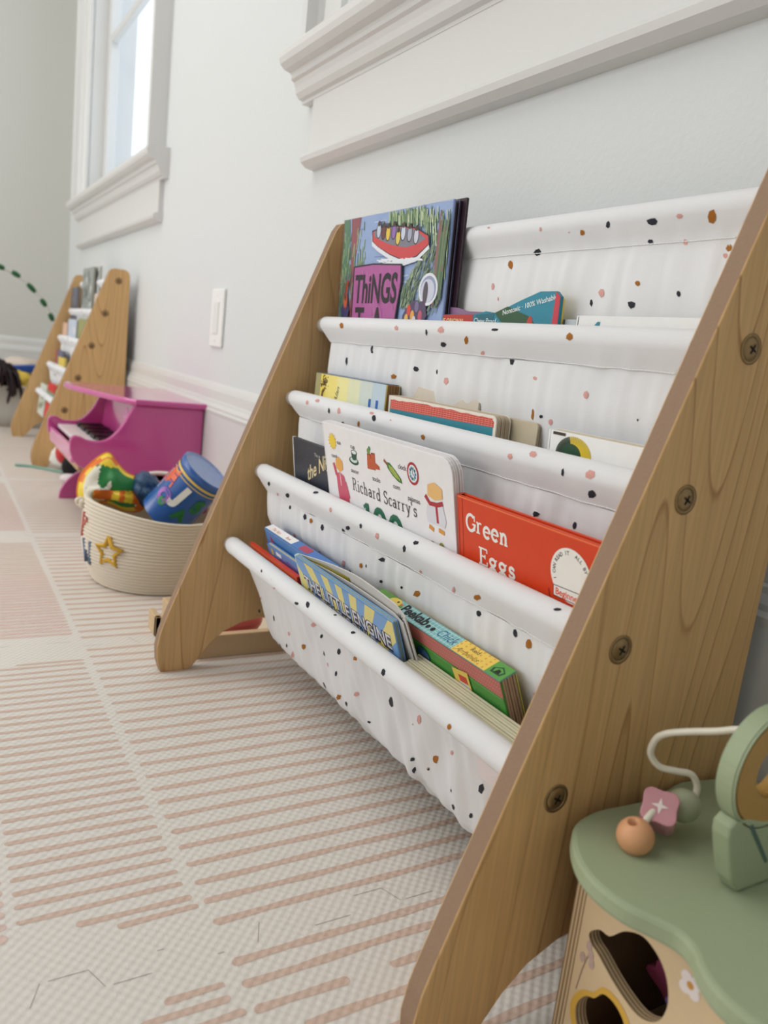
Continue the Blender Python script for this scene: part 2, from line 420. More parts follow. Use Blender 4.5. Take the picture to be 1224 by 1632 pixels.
SILL = [(0, .905), (.048, .905), (.055, .9025), (.0595, .897), (.060, .888), (.057, .880), (.049, .8735), (.038, .871), (.036, .868), (.036, .862), (.031, .859), (.028, .852), (.026, .843), (.020, .836), (.0135, .834), (.0135, .829), (0, .829)]
APRB = [(0, .750), (.0125, .7495), (.014, .746), (.0225, .744), (.0262, .738), (.024, .731), (.015, .724), (0, .722)]
CASE = [(0, 0), (.012, 0), (.014, .006), (.022, .012), (.022, .07), (.030, .076), (.046, .082), (.050, .090), (.046, .098), (0, .098)]
n_w = 0
for n_w, (x0, x1) in enumerate(OPN, 1):
    root = thing('window_%d' % n_w, 'white sash window', 'window'); del root['label']; del root['category']; root['kind'] = 'structure'
    xa, xb = x0 - .105, x1 + .105
    bm = bmesh.new(); prism(bm, SILL, to_yz, xa - .045, xb + .045, bev=0); o = obj('window_sill', bm, M_trim, root)
    bm = bmesh.new(); box(bm, (xa, 0, .745), (xb, .0125, .832)); prism(bm, APRB, to_yz, xa - .004, xb + .004); obj('window_apron', bm, M_trim, root)
    for s, xe in ((-1, x0), (1, x1)):
        bm = bmesh.new(); prism(bm, [(xe + s * v, u) for u, v in CASE], to_xy, ZS, ZT + .1); obj('window_casing', bm, M_trim, root)
    bm = bmesh.new(); prism(bm, [(u, ZT + v) for u, v in CASE], to_yz, x0 - .098, x1 + .098); obj('window_casing', bm, M_trim, root)
    bm = bmesh.new()
    for xe, s in ((x0, -1), (x1, 1)): box(bm, (xe, -.158, ZS - .015), (xe + s * .0125, .002, ZT))
    box(bm, (x0 - .012, -.17, ZS - .02), (x1 + .012, .01, ZS + .001)); box(bm, (x0, -.16, ZT), (x1, .002, ZT + .012)); obj('window_jamb', bm, M_trim, root)
    # sash: stiles, rails, muntins
    bm = bmesh.new(); y0, y1 = -.085, -.05
    box(bm, (x0, y0, ZS), (x0 + .05, y1, ZT), bev=.003); box(bm, (x1 - .05, y0, ZS), (x1, y1, ZT), bev=.003)
    box(bm, (x0, y0, ZS), (x1, y1, ZS + .055), bev=.003); box(bm, (x0, y0, ZT - .05), (x1, y1, ZT), bev=.003)
    for zz in (1.49, 1.88): box(bm, (x0 + .05, y0 + .006, zz - .013), (x1 - .05, y1 - .004, zz + .013), bev=.003)
    obj('sash', bm, M_trim, root)
    bm = bmesh.new(); box(bm, (x0 + .04, -.070, ZS + .04), (x1 - .04, -.066, ZT - .04))
    g = bpy.data.materials.new('window_glass'); g.use_nodes = True; nt = g.node_tree
    tr = nt.nodes.new('ShaderNodeBsdfTransparent'); gl = nt.nodes.new('ShaderNodeBsdfGlossy'); gl.inputs['Roughness'].default_value = .02
    mx = nt.nodes.new('ShaderNodeMixShader'); mx.inputs[0].default_value = .06
    nt.links.new(tr.outputs[0], mx.inputs[1]); nt.links.new(gl.outputs[0], mx.inputs[2]); nt.links.new(mx.outputs[0], nt.nodes['Material Output'].inputs[0])
    obj('pane', bm, g, root)

# ------------------------------------------------------------------ play mat (interlocking foam)
MB_ = emboss('foam_cream', (222, 216, 208)); MS_ = emboss('foam_stroke_tan', (208, 182, 166)); MR_ = emboss('foam_stroke_rose', (216, 190, 180)); MJ_ = mat('foam_seam', (160, 150, 142), .9)
bm = bmesh.new(); box(bm, (XB, .001, -.012), (XF - .001, YL, 0))
fmats = [MB_, MS_, MR_, MJ_]
def stroke(x, ya, yb, w, mi, z=.00018):
    n = max(2, int((yb - ya) / .02)); L = []; R = []
    for k in range(n + 1):
        y = ya + (yb - ya) * k / n; ww = w * (1 + .16 * math.sin(y * 90 + x * 300)) / 2; dx = .0006 * math.sin(y * 35 + x * 170)
        L.append((x + dx - ww, y)); R.append((x + dx + ww, y))
    c0 = [(x + w / 2 * math.cos(a), ya + w / 2 * math.sin(a)) for a in (-.8, -1.57, -2.3)]
    c1 = [(x + w / 2 * math.cos(a), yb + w / 2 * math.sin(a)) for a in (2.3, 1.57, .8)]
    pts = L + c1 + R[::-1] + c0
    f = bm.faces.new([bm.verts.new((a, b, z)) for a, b in pts[::-1]]); f.material_index = mi
    f.normal_update()
    if f.normal.z < 0: f.normal_flip()
for k in range(-4, 6):
    X0 = .149 + .606 * k; X1 = X0 + .606
    if X1 > XF: X1 = XF
    rnd = random.Random(k + 50)
    j = 0; x = X0 + .022
    if k == -1:
        for x_, a_, b_ in ((.127, .02, .361), (.106, .02, .361), (.082, .296, .361), (.082, .02, .255), (.058, .02, .335), (.034, .02, .361), (.01, .06, .361), (-.014, .02, .361), (-.038, .02, .361)): stroke(x_, a_, b_, .0072, 1)
        for x_, a_, b_ in ((.111, .378, .414), (.099, .378, .432), (.084, .372, .47), (.068, .378, .495), (.052, .378, .495), (.036, .378, .495), (.02, .378, .495)): stroke(x_, a_, b_, .006, 1)
    else:
        while x < X1 - .018:
            stroke(x, .022, .361, .0068, 1); x += .0243
        if k == 0:
            stroke(.193, .372, .428, .006, 1); stroke(.205, .374, .455, .006, 1)
            x = .2225
            while x < .69: stroke(x, .376, .494, .0055, 1); x += .0166
            stroke(.698, .375, .452, .005, 1)
        elif k > 0:
            x = X0 + .042
            while x < X1 - .06: stroke(x, .376, .60 if k % 2 else .494, .0085 if x < X0 + .33 else .006, 2 if x < X0 + .33 else 1); x += .0128
    # columns farther into the room
    for c, (ya, yb) in enumerate(((.507, .62), (.64, .86), (.875, 1.1), (1.12, 1.36))):
        if k % 2 and c == 0 and k > 0: continue
        x = X0 + .06 + .01 * c
        while x < X1 - .05: stroke(x, ya, yb, .0085 if c == 0 else .006, 2 if c == 0 and k == 0 else 1); x += .0128 if c == 0 else .022
# jigsaw seams
def seam(p0, p1):
    p0, p1 = Vector(p0), Vector(p1); d = (p1 - p0); Ln = d.length; d.normalize(); n = Vector((-d.y, d.x)); pts = []
    q = 0; s = 1; pitch = .039
    while q < Ln:
        h = .0095 * s
        for a, b in ((.0, -h), (.008, h), (.034, h)): pts.append(p0 + d * (q + a - .0) + n * b)
        pts.append(p0 + d * (q + .030) + n * (h - s * .001)); pts.pop()
        q += pitch; s = -s
    w = .00022
    for a, b in zip(pts, pts[1:]):
        if random.random() < .55: continue
        t = (b - a); 
        if t.length < 1e-6: continue
        t.normalize(); m_ = Vector((-t.y, t.x)) * w
        f = bm.faces.new([bm.verts.new((v.x, v.y, .00022)) for v in (a + m_, a - m_, b - m_, b + m_)]); f.material_index = 3
        f.normal_update()
        if f.normal.z < 0: f.normal_flip()
for k in range(-3, 6): seam((.149 + .606 * k, .02), (.149 + .606 * k, 2.2))
for y in (.94, 1.55): seam((XB, y), (XF, y))
o = obj('play_mat', bm, fmats)
tag(o, 'cream embossed foam play mat printed with tan and rose strokes covering the floor', 'play mat')

# ------------------------------------------------------------------ wall switch
t = thing('wall_switch', 'white rocker switch plate on the wall above the pink piano', 'light switch', (1.385, 0, .477))
bm = bmesh.new(); box(bm, (-.041, 0, -.062), (.041, .0065, .062), bev=.0025); obj('plate', bm, mat('switch_plate', (238, 238, 236), .3), t)
bm = bmesh.new(); box(bm, (-.0165, .004, -.034), (.0165, .0085, .034), bev=.001); obj('rocker', bm, mat('switch_rocker', (228, 228, 226), .3), t)
for z in (-.048, .048):
    bm = bmesh.new(); lathe(bm, [(.0025, 0), (.0025, .0012), (.001, .0016)], (0, .006, z), 12, ax=(0, 1, 0), cap=True); obj('screw', bm, mat('switch_plate', (238, 238, 236)), t)

# ================================================================== BOOKSHELF
# dowel axes (y, z) from the top one down
DW = [(0.0686, 0.5655), (0.1030, 0.4675), (0.1375, 0.3695), (0.1719, 0.2714), (0.2063, 0.1734)]
SR = .0112          # radius of the sleeve round a dowel
def arc2(cy, cz, r, a0, a1, n):
    return [(cy + r * math.cos(math.radians(a0 + (a1 - a0) * k / n)), cz + r * math.sin(math.radians(a0 + (a1 - a0) * k / n))) for k in range(n + 1)]
BODY = [  # back sheet, bottom and front sheet of each pocket: books lean outwards over the dowels
    [(.0735, .510), (.0735, .365), (.0750, .350), (.0795, .340), (.0860, .337), (.0920, .341), (.0955, .352), (.0975, .370)],
    [(.1060, .412), (.0990, .370), (.0965, .275), (.0985, .260), (.1040, .250), (.1120, .247), (.1200, .250), (.1250, .260), (.1275, .278)],
    [(.1375, .315), (.1320, .290), (.1140, .185), (.1145, .172), (.1190, .162), (.1260, .159), (.1330, .163), (.1390, .175), (.1420, .184)],
    [(.1705, .220), (.1640, .205), (.1080, .085), (.1065, .070), (.1110, .058), (.1200, .051), (.1350, .047), (.1490, .049), (.1590, .057), (.1650, .070)]]
def sling_profile(i):
    """cross section (y, z) of sling i: from the seam under dowel i, down, round the bottom, up and over dowel i+1 to its own seam"""
    (yb, zb), (yf, zf) = DW[i], DW[i + 1]
    P = []
    if i == 0:      # sleeve of the topmost dowel belongs to the first sling
        P += [(yb - .001, zb - .021), (yb - SR, zb - .006)] + arc2(yb, zb, SR, 180, -25, 14)
    P += [(yb + .0020, zb - .0205)] + BODY[i]
    if i < 3: P += [(yf - .0005, zf - .0200), (yf - .0085, zf - .0100)] + arc2(yf, zf, SR, 185, -25, 14) + [(yf + .0020, zf - .0205)]
    else: P += [(yf - .0110, zf - .0150), (yf - .0125, zf - .0070)] + arc2(yf, zf, SR, 180, -60, 14) + [(yf - .0085, zf - .0165)]
    return P
def prof_len(P):
    L = [0]
    for a, b in zip(P, P[1:]): L.append(L[-1] + math.hypot(b[0] - a[0], b[1] - a[1]))
    return L
PR = [sling_profile(i) for i in range(4)]; PL = [prof_len(P) for P in PR]
SLE = [L[-1] - L[-18] for L in PL]          # length of cloth in the sleeve round the front dowel
SLB = PL[0][17]                              # and in the sleeve round the topmost dowel

FLECKS = [
(0,375.9,50.8,"k",(2.3,-0.7,1,-1.4,-2.3,0.2,-2.1,1.2,1.1,0.5)),(0,330.7,53.4,"p",(-0.6,0.9,1.8,0.3,2.1,-0.7,0.9,-1.2,-1.5,-0.3,-2.2,0.7)),(0,250.5,61.3,"p",(0.1,1.7,1.6,0.9,1.1,-1.5,-0.3,-1.4,-1.5,0.5)),
(0,214.4,66.6,"p",(-0.2,-0.7,-0.9,-0.1,-0.3,0.5,0.8,0.5,0.8,-0.3)),(0,198.9,68.0,"o",(-2,-0.8,-1.9,1.1,-0,2,1.9,1.8,2.2,-0,1.2,-2,-0.8,-1.8)),(0,168.2,64.1,"k",(-1.1,1.3,0.7,2.2,2.4,1,1.5,-1.5,-0.4,-2.5,-1.7,-0.8)),
(0,122.9,65.5,"k",(-2.5,-2,-4.3,-0,-2.7,1.9,0.7,2.2,3.6,1,4.6,-1.3,1,-2)),(0,97.0,63.8,"p",(-2.5,0.1,-1,1.2,1.4,1.4,2.8,-0.1,1.5,-1.5,-1.1,-1.2)),(0,69.5,67.0,"o",(1.5,-3.6,-1.6,-4.3,-2.9,-1,-2.1,1.9,0.1,3.9,2.8,2.8,3.1,-0.6)),
(0,260.6,81.1,"k",(-2.1,-2.5,-3.8,-0.3,-2.9,2.1,1,2.9,5.1,0.4,1.8,-1.8)),(0,296.3,91.2,"o",(0.9,-3.3,-1.7,-1.9,-3.1,1.1,-2.5,3.8,0.4,2.7,2.3,0.4,2.3,-2)),(0,127.7,80.0,"k",(-2.2,0.9,0.6,1.2,2.3,0.1,0.8,-1.4,-2.1,-1)),
(0,94.7,83.1,"p",(1.1,-2.2,-1,-1.1,-1.8,1.1,-0.1,1.6,2.2,0)),(0,56.9,88.4,"o",(2.4,0.4,2.4,-1.9,-0,-2.3,-2.4,-0.4,-2.4,1.9,0,2.6)),(0,57.9,94.1,"p",(-0.3,1.7,1.3,0.8,2.1,-0.8,1,-1.5,-0.5,-1.2,-1.5,-0.1,-1.4,1.2)),
(0,318.5,111.1,"p",(-2.8,-0.2,-2.5,2.4,0.4,2.8,2.6,0.2,2.8,-2.7,-0.4,-2.6)),(0,390.3,106.3,"o",(1.7,-1.4,-1.3,-1.4,-3.3,0.2,-1.5,1.2,1,1.1,3.2,-0.2)),(0,305.2,123.2,"p",(-0.4,1.7,1.1,0.9,1.3,-0.8,0.4,-1.6,-1,-0.8,-1.4,0.8)),
(0,168.2,119.3,"p",(-0.3,3,2.6,1.2,4.7,-1,2.5,-3.1,-1.7,-2.5,-3.4,-0.3,-3.4,1.9)),(0,130.9,112.2,"o",(-0.2,-1.5,-1.8,-0.5,-2.3,1,-0.9,2,1.1,1.1,2.3,-0.2,1.6,-1.5)),(0,179.7,126.5,"k",(1.2,1.1,1.2,-1.7,-0.2,-2,-1.6,0.6,-0.8,2.9)),
(0,132.8,128.6,"k",(-0.1,2.7,2.3,0.8,3.5,-1.7,0.1,-2.2,-3.1,-1.1,-3,1.5)),(0,54.8,122.5,"o",(0.6,2.4,1.6,-0.1,1.5,-2.3,-0.6,-2.2,-1.9,0.1,-1.4,2.2)),(0,337.5,466.6,"p",(4,0.8,3.6,-1.9,0.5,-2.9,-3,-0.6,-3.2,1.9,0.5,2.4)),
(0,338.1,481.6,"k",(-4.6,-1.2,-2.6,1.7,1.8,2.4,4.7,1.2,2.6,-1.7,-1.6,-2.2)),(0,295.8,475.4,"o",(2.7,1,1,-1.9,-1.2,-3.7,-2.6,-2.2,-2.2,0.5,0.2,3.1,2.4,3.4)),(0,252.1,464.3,"k",(-3.1,0.6,0.3,1,4.3,0.5,3.7,-0.8,0,-1.1,-4.2,-0.6)),
(0,154.1,466.9,"o",(3.2,-0.8,1.4,-2.8,-2.3,-1.3,-3.4,0.9,-0.7,2.6,3,1.4)),(0,557.5,468.3,"o",(-4.9,1.1,-0.5,2.7,2.6,1.9,5,-1.2,2.4,-3.3,-2.7,-2.5)),(0,424.8,467.5,"p",(1.9,1.6,4,-0.6,1.2,-2.5,-3.2,-0.6,-2.9,1.9)),
(0,364.2,469.7,"k",(-0.3,-2.2,-2,0.4,0.5,3.5,1.6,1.2,1.5,-1.9)),(0,337.8,467.0,"p",(4.6,-1.5,0.1,-1.9,-4.1,-0.8,-4.5,1.6,0.8,2.5,5.3,0.9)),(0,295.6,474.9,"o",(-0.7,1.8,2.9,3.5,2.7,-0.4,-0.7,-2.6,-3,-1.5)),
(0,337.6,481.8,"k",(-0.9,1.7,2.7,2.3,3.9,0.3,1.1,-1.9,-2.6,-2.2,-4.8,-0.4)),(1,490.2,2.5,"k",(2.1,2.8,-0.9,3.8,-3,0.7,-1.8,-3.2,1.3,-3.6,3,-0)),(1,487.5,6.8,"k",(2.8,0.6,2.4,-1.1,-0.4,-1.7,-2.2,-0.4,-2.7,1.2,0.3,1.3)),
(0,274.2,487.1,"p",(2.8,0.2,1,-1.4,-1.4,-2.2,-2.6,-1,-1.8,0.6,0.2,2,2.4,1.8)),(1,233.0,0.6,"k",(1,-3.8,3,-0.6,1.7,3.3,-1.4,3.5,-3,-0.1,-1.3,-3.6)),(1,549.7,21.1,"k",(-0.8,-3.6,-2.4,1.9,-1,5,2.2,0.8,1.9,-3.5)),
(1,388.2,19.7,"k",(2.1,-2.3,-1.8,-2,-3.9,0.1,-1.8,2,1.5,1.8,2.9,-0.1)),(1,348.4,19.5,"k",(2.6,-0.5,1,-2.2,-1.7,-1.2,-2.6,0.6,-1.1,2.4,1.7,1.2)),(1,433.0,30.9,"o",(4.1,-0.7,0.3,-2.3,-4.1,-0.9,-2.4,1.8,2.4,2.3)),
(1,328.0,27.2,"p",(-1.6,-2.8,-4.4,0.5,-1.1,3.4,3.4,1.4,3.4,-2.4)),(1,197.4,13.9,"p",(-2.6,-0.3,-1.2,1.4,1.6,1,2.4,-0.7,-0.3,-1.3)),(1,193.7,43.9,"o",(-1.6,1.3,-0.7,4.2,1,4.2,1.6,0.4,1.2,-2.7,-0.1,-3.9,-1.6,-2.4)),
(1,560.2,374.9,"p",(-0.3,2.3,3.7,1.7,4,-0.8,1.7,-2.6,-2.3,-1.3,-3.1,0.7)),(1,535.4,369.8,"p",(0.1,-2.3,-4.5,-0.4,-3.9,1.3,0.8,1.8,5.4,0.5,4.7,-1.5)),(1,498.2,377.6,"k",(2.1,-2.3,-0.8,-2.1,-2,0.4,1,3.3,3.1,1.5)),
(1,473.2,375.2,"p",(-2.7,-1.3,-3.6,1.4,-0.6,2.5,2.5,2.6,3.1,0,3.3,-2.3,0.8,-3.3)),(1,470.2,389.6,"k",(3.4,0.1,0.4,-1.4,-2.9,-2,-3.7,-0.9,-1.9,0.7,1.5,2,4,1.6)),(1,428.3,384.5,"o",(-2.2,0.1,1.1,2.9,3,2.6,2.1,-0.1,-1.1,-2.9,-3.8,-3.2)),
(1,401.3,368.3,"p",(2.5,1.3,4.4,-0.6,0.4,-1.4,-3.9,-0.5,-2.9,1.5)),(1,391.7,373.1,"k",(3.9,-0.4,3.5,-2.4,-0.1,-2.7,-3.3,-0.7,-3.9,1.6,-0.7,3,2.3,1.6)),(1,358.6,371.0,"p",(-0.6,-0.7,-1.8,0.3,-0.4,0.7,1.2,0.2,1.2,-0.6)),
(1,294.2,379.1,"o",(-0.5,-2.2,-3.5,-0.9,-0.8,2.4,2.3,1.8,3.1,-0.9)),(1,163.6,375.6,"p",(-1.3,-1.8,-3,0.4,-0.1,2.4,2.6,0.8,1.9,-1.3)),(1,138.9,369.5,"p",(-4,-0.2,-2.9,2.1,1.3,2,3.3,0.2,3,-2,-0.7,-2.2)),
(1,101.1,377.2,"k",(-0.3,2.6,1.5,2,1.3,-1.3,-0,-2.5,-1.2,-0.1)),(1,74.0,373.9,"p",(-4.1,0.5,-1,2.6,3.1,2.2,3.8,-0.5,1.7,-2.8,-2.9,-2.3)),(1,73.5,388.8,"k",(-1.4,-3.2,-3.2,-2,-3.4,0.2,-0.4,2.6,3,3.2,3.4,1,2.2,-1.6)),
(2,132.2,19.4,"k",(2.1,-1.4,-1.5,-1.8,-3.8,-0.8,-1.9,1.3,1.9,2.4,4.1,0.9)),(2,90.7,18.6,"k",(0.5,-2.3,-1.5,-2,-1.8,-0.1,-1.3,1.6,0.6,2.6,1.9,1.1,1.6,-0.7)),(1,194.3,46.1,"o",(-1.1,1.5,0.3,2.4,1.7,1.2,1.7,-0.8,0.5,-2.2,-1,-1.9,-1.7,-0.2)),
(1,182.9,44.7,"k",(0.5,-1.1,-1.4,-0.9,-1.6,0.7,0.6,1.5,1.9,0.2)),(1,78.3,34.6,"k",(-0.1,0.8,0.7,0.3,0.4,-0.6,-0.3,-0.7,-0.6,0.2)),(2,176.2,378.4,"p",(2.1,2.7,1.8,0.7,0.1,-2,-1.9,-3.5,-2.1,-1.9,-1.2,0.8,0.8,2.4)),
(2,142.6,373.4,"o",(3.4,0.2,-1.2,-2.5,-5,-3,-2.7,-0.1,1.3,2.6,4.5,2.7)),(2,53.4,350.6,"k",(1.2,-1,-1.2,-1.8,-2.5,-1.2,-1.7,0.2,0.3,1.2,2,1.2,2.5,0.5)),(3,144.2,5.7,"k",(-1.3,1.8,0.8,2.2,2,1.2,2.1,-0.8,0.2,-2.1,-1.6,-1.9,-2.5,-0.3)),
(2,449.3,350.6,"k",(4.7,0.8,3.3,-1.1,-1.1,-2.2,-4.4,-0.9,-2.5,0.8,2.2,1.9)),(2,524.9,371.6,"k",(-5.4,-0.7,1.1,3.4,6.2,3.5,6.8,1,-1,-2.9,-6.3,-3.6)),(2,561.2,378.1,"p",(2.7,1.1,0.7,-1,-1.8,-2,-3.5,-2.1,-2.3,-0.1,0.8,1.9,3.3,2.6)),
(2,581.9,368.0,"k",(-4.9,-2.7,-4.1,-0.2,1.3,3.1,4.3,3.2,5,1.8,1.2,-1.4,-2.7,-3.1)),(3,529.0,5.6,"k",(-3,-0.5,-1.6,1.3,1.1,2.1,3.4,1.5,2.3,-0.4,0.3,-2.3,-2.6,-2.2)),(3,483.2,6.3,"k",(0.6,-3.1,-2.2,-2,-2.2,1.7,1.3,3.6,3.1,0.4)),
(3,466.5,7.0,"o",(0.9,-2.2,-2,-2.5,-3.5,-0.2,-1,2.4,2.4,3,3.4,0.2)),(3,435.6,7.4,"k",(3.9,1,1.9,-2.6,-1.7,-3.4,-3.8,-1,-1.7,2.4,1.7,3.5)),(2,400.7,360.5,"p",(1.6,1.6,2.9,-0.1,1.9,-2,-0.3,-2.1,-2.3,-0.9,-2.1,1.1,0.1,2.5)),
(2,332.4,361.3,"k",(-2.3,-1.1,-1,1.6,1.6,2.1,2.4,-0.5,0.4,-2.3)),(2,366.3,372.4,"k",(0.5,2.5,6.8,3.4,3.3,-0.6,-3.8,-3.2,-5.6,-1.4)),(2,381.9,381.9,"k",(-2.8,1.4,-2.2,-2.7,0.8,-3.9,2.9,-0.8,1.9,3.1,-1.2,3.6)),
(2,299.0,362.7,"p",(-2.7,0.2,-0,3,2.3,2.9,4.2,1.6,2.1,-1.4,0.1,-2.6,-2.3,-2.3)),(3,301.1,6.3,"k",(1.9,2.1,5.2,1,0.6,-2,-4.6,-2.3,-2.8,0.6)),(3,341.7,24.3,"o",(-0.7,-2.9,-2.6,-1.4,-2,1.1,0.5,2,2.4,1.3,2.4,-1.3)),
(3,331.7,21.1,"k",(-1.2,0.6,0,2,1.2,1.1,0.9,-0.5,-0,-1.4,-1,-0.9)),(3,375.5,42.2,"k",(2.4,0.7,-0.9,-2.5,-3,-2.5,-0.8,1.2,2.9,3.8)),(3,303.4,29.2,"k",(0.7,1.4,1.4,0.4,0.8,-1.1,-0.7,-1.4,-1.6,-0.4,-0.8,1.1)),
(3,387.8,35.9,"p",(-2.4,0.9,3,5,4.5,2.9,2.5,-0.9,-2.4,-4,-5.6,-3.6)),(3,459.2,46.9,"p",(0.6,3.3,5.3,4.6,4.8,1.3,-0.3,-3,-5.2,-4.7,-3.9,-1.1)),(3,486.2,50.7,"k",(3.3,1.9,0.9,-1.2,-2.3,-2.9,-3.7,-2.1,-0.8,1.2,2.8,3.4)),
(3,524.5,41.9,"p",(-1.4,-4.1,-4.2,-3.5,-4.5,-1.6,-1.5,2.2,4,4.9,4.8,2.9,3.9,-0.1)),(3,366.4,413.2,"k",(-3.3,0.4,-3.2,2.4,0,2.3,3.2,0.7,4.4,-1.6,2.1,-2.3,-1.6,-1.7)),(3,389.6,419.8,"k",(3.5,-0.2,-0.6,-1.3,-3.4,-1.7,-4.5,-0.8,-1.4,1.1,2.6,1.9,4.1,1.3)),
(3,319.4,404.0,"k",(-1.3,-0.9,-1.4,0.7,0.1,1.2,1.2,0.7,1.6,-0.8,0.3,-1.7)),(3,540.6,307.5,"k",(-1.9,-1.9,4.6,-5.4,6,-1.9,-2,5,-6.4,4.8)),(3,494.1,415.5,"k",(-0.5,1.5,1.4,0.8,1.9,-0.4,1.5,-1.2,-0.3,-0.9,-2,-0.2,-1.8,0.9)),
(3,454.8,425.2,"p",(8,-8,8,-8,2.3,-0.4,-2.7,-2.7,-5.2,-1.9)),(3,578.8,321.9,"p",(-1.3,-0.3,1.1,-1.7,2.7,-1.8,2.1,-0.5,0.1,1.1,-2.2,2,-2.4,1.1)),(3,610.1,290.2,"k",(3.6,-2.3,1.3,0.7,-1.5,2.7,-3.5,3.1,-3.1,0.9,0.2,-2.2,2.8,-3.3)),
(2,236.3,352.1,"k",(-1.9,-1.9,-3.4,0.2,-0.1,2,2.9,0.8,2.4,-1.3)),(2,248.8,361.5,"k",(2.6,3.8,2.6,-0.2,0.8,-2.8,-2,-1.3,-1.4,1.9)),(2,230.5,380.1,"p",(-1.2,-2.4,-2.3,-1.4,-0.3,2,2.8,3,1.8,-0.1)),
(3,236.0,19.5,"o",(3.6,0.7,2.1,-1.8,-1.8,-3,-4.3,-2,-3,0.4,-0.1,2.5,2.8,2.3)),(3,262.2,21.8,"k",(-0.9,-0.9,-1.3,0.2,-0.3,1,0.5,1,1.3,0.5,0.8,-0.6,-0.1,-1.3)),(3,274.4,407.5,"k",(1.7,1.3,2.3,0.4,1.7,-1.1,-0.3,-1.5,-2.2,-1.2,-2.1,0.3,-0.3,1.6)),
(3,587.1,269.5,"k",(-2,-0.2,3.7,-3.3,3.8,-1.6,-0.9,1.9,-5.7,3.6)),(3,492.5,305.0,"p",(3,-3.7,6.8,-4.2,4.7,-0.7,-0.6,3.3,-4.9,4.1,-6.8,2.8,-2.2,-1.2)),(3,447.9,306.5,"o",(1.2,-4.1,4.6,-4.1,4.3,-1.7,1.4,1.8,-3.2,4.1,-6.4,4.1,-4.1,0.1)),
(3,548.5,262.6,"k",(3,0.3,1.2,3.7,-1.9,3.1,-2.9,-0.9,-0.7,-3.9,2.3,-2.6)),(3,512.9,279.7,"k",(-3.7,1.2,-0.2,-1.5,3.4,-4.1,4.2,-2.6,1.8,0.4,-1.6,3.4,-3.4,3)),(3,500.6,271.9,"p",(-4.3,1.1,1.8,-4.2,7.6,-7.7,7,-4.2,1.2,1.8,-4.5,6.7,-6.4,5.4)),
(3,390.6,321.0,"k",(2.3,-4.3,5,-3.6,3.1,0.5,-2,3.8,-4.1,2.9,-2.3,-0.4)),(3,340.0,346.1,"k",(-0.6,-2.5,2.8,-4,4.7,-3.1,2.4,0.7,-1.4,3.9,-3.6,3.5,-3.8,1.2)),(3,297.6,357.6,"o",(4.7,-1.4,-8,8,-8,8,-8,8,-0,-2.7,6,-4.5)),
(3,386.1,308.6,"p",(3.8,-1.4,0.1,2.6,-4,4.1,-3.4,1.2,-0.1,-2.2,3.5,-3.7)),(3,363.6,308.8,"k",(0.3,-2.8,3.2,-4.1,2.4,-0.8,-0.3,2.5,-2.5,3.2,-2.3,0.8)),(3,204.4,418.5,"k",(3,2.3,2.3,-0.8,0.9,-2.3,-1.9,-1.7,-2.4,0.9,0.3,3.5)),
(3,414.1,268.0,"k",(2.7,-1.7,2.4,2.5,-0.6,3.9,-2.9,1.1,-2,-2.9,1,-3.8)),(3,400.8,353.4,"p",(-2.8,-0.3,2,-3.5,6.2,-4,4.7,-1.3,0.8,1.9,-3.4,3.1,-4.8,2.2)),(3,381.5,347.1,"k",(-3.3,2.9,-2,-0.1,0.8,-2.3,3.3,-2.9,1.6,0.1,-0.9,2.5)),
(3,611.0,290.3,"k",(3.2,-3.3,5,-2.2,0.8,2.1,-3.3,3.3,-4,1.8,-0.6,-1.6)),(3,303.6,29.2,"k",(1.5,1.2,1.6,-0.6,-0.7,-1.5,-2.1,-0.5,-0.5,1.4)),(3,261.8,22.0,"k",(1.2,0.2,0.7,-0.8,-0.4,-1.2,-1.2,-0.7,-0.7,0.2,-0.1,0.9,0.9,1.1)),
(3,236.5,19.8,"o",(3.9,2.4,2.5,-0.8,-1.5,-2.3,-3.6,-0.8,-0.5,1.7)),(2,230.8,380.6,"p",(-1.5,-0.9,-0.5,1.2,1.2,1.8,2.1,1.3,0.4,-1.1,-1.5,-2.2)),(2,176.4,378.7,"p",(2,1.8,1.3,-0.6,-1.4,-2.2,-2.3,-1,0.1,1.5)),
(2,142.5,373.3,"o",(-5,-1,1.3,3.2,4.8,2.7,1.5,-1.2,-3.7,-3.5)),(3,143.9,5.6,"k",(0.3,1.9,2.2,1,1.1,-1.2,-1.7,-1.9,-2.7,0.2)),(2,53.3,350.6,"k",(-1.3,-1.3,-2.1,-0.2,0.5,1.1,2.6,1,1,-0.7)),
(3,98.5,5.6,"k",(-2.2,-1.7,-2.4,0.9,-0.5,2.6,1.3,2.2,2.3,0.5,1.6,-2.2,-0.7,-3.3)),(3,82.2,7.4,"o",(2.4,3,2.7,0,1.2,-2.5,-1.2,-3.5,-2.8,-1.6,-2.6,1.7,-0.1,3.3)),(3,75.4,46.7,"p",(-2.1,-3.1,-3.6,-2,-1.5,1.6,1.2,3.1,2.8,2.8,2.2,0.2,0,-2.2)),
(3,51.0,4.7,"k",(0.8,1.4,0.7,-0.6,-0.1,-1.4,-1,-0.3,-0.5,1.7)),(3,237.0,336.7,"k",(0.4,4.5,-5,7.4,-5,3.3,-3.1,-1.8,2.2,-6.1,5.1,-5.2,5.3,-1.3)),(3,182.8,347.7,"p",(3.9,-3.1,1.7,1.9,-2.2,5,-4,3.3,-1.8,-2,2.3,-5.3)),
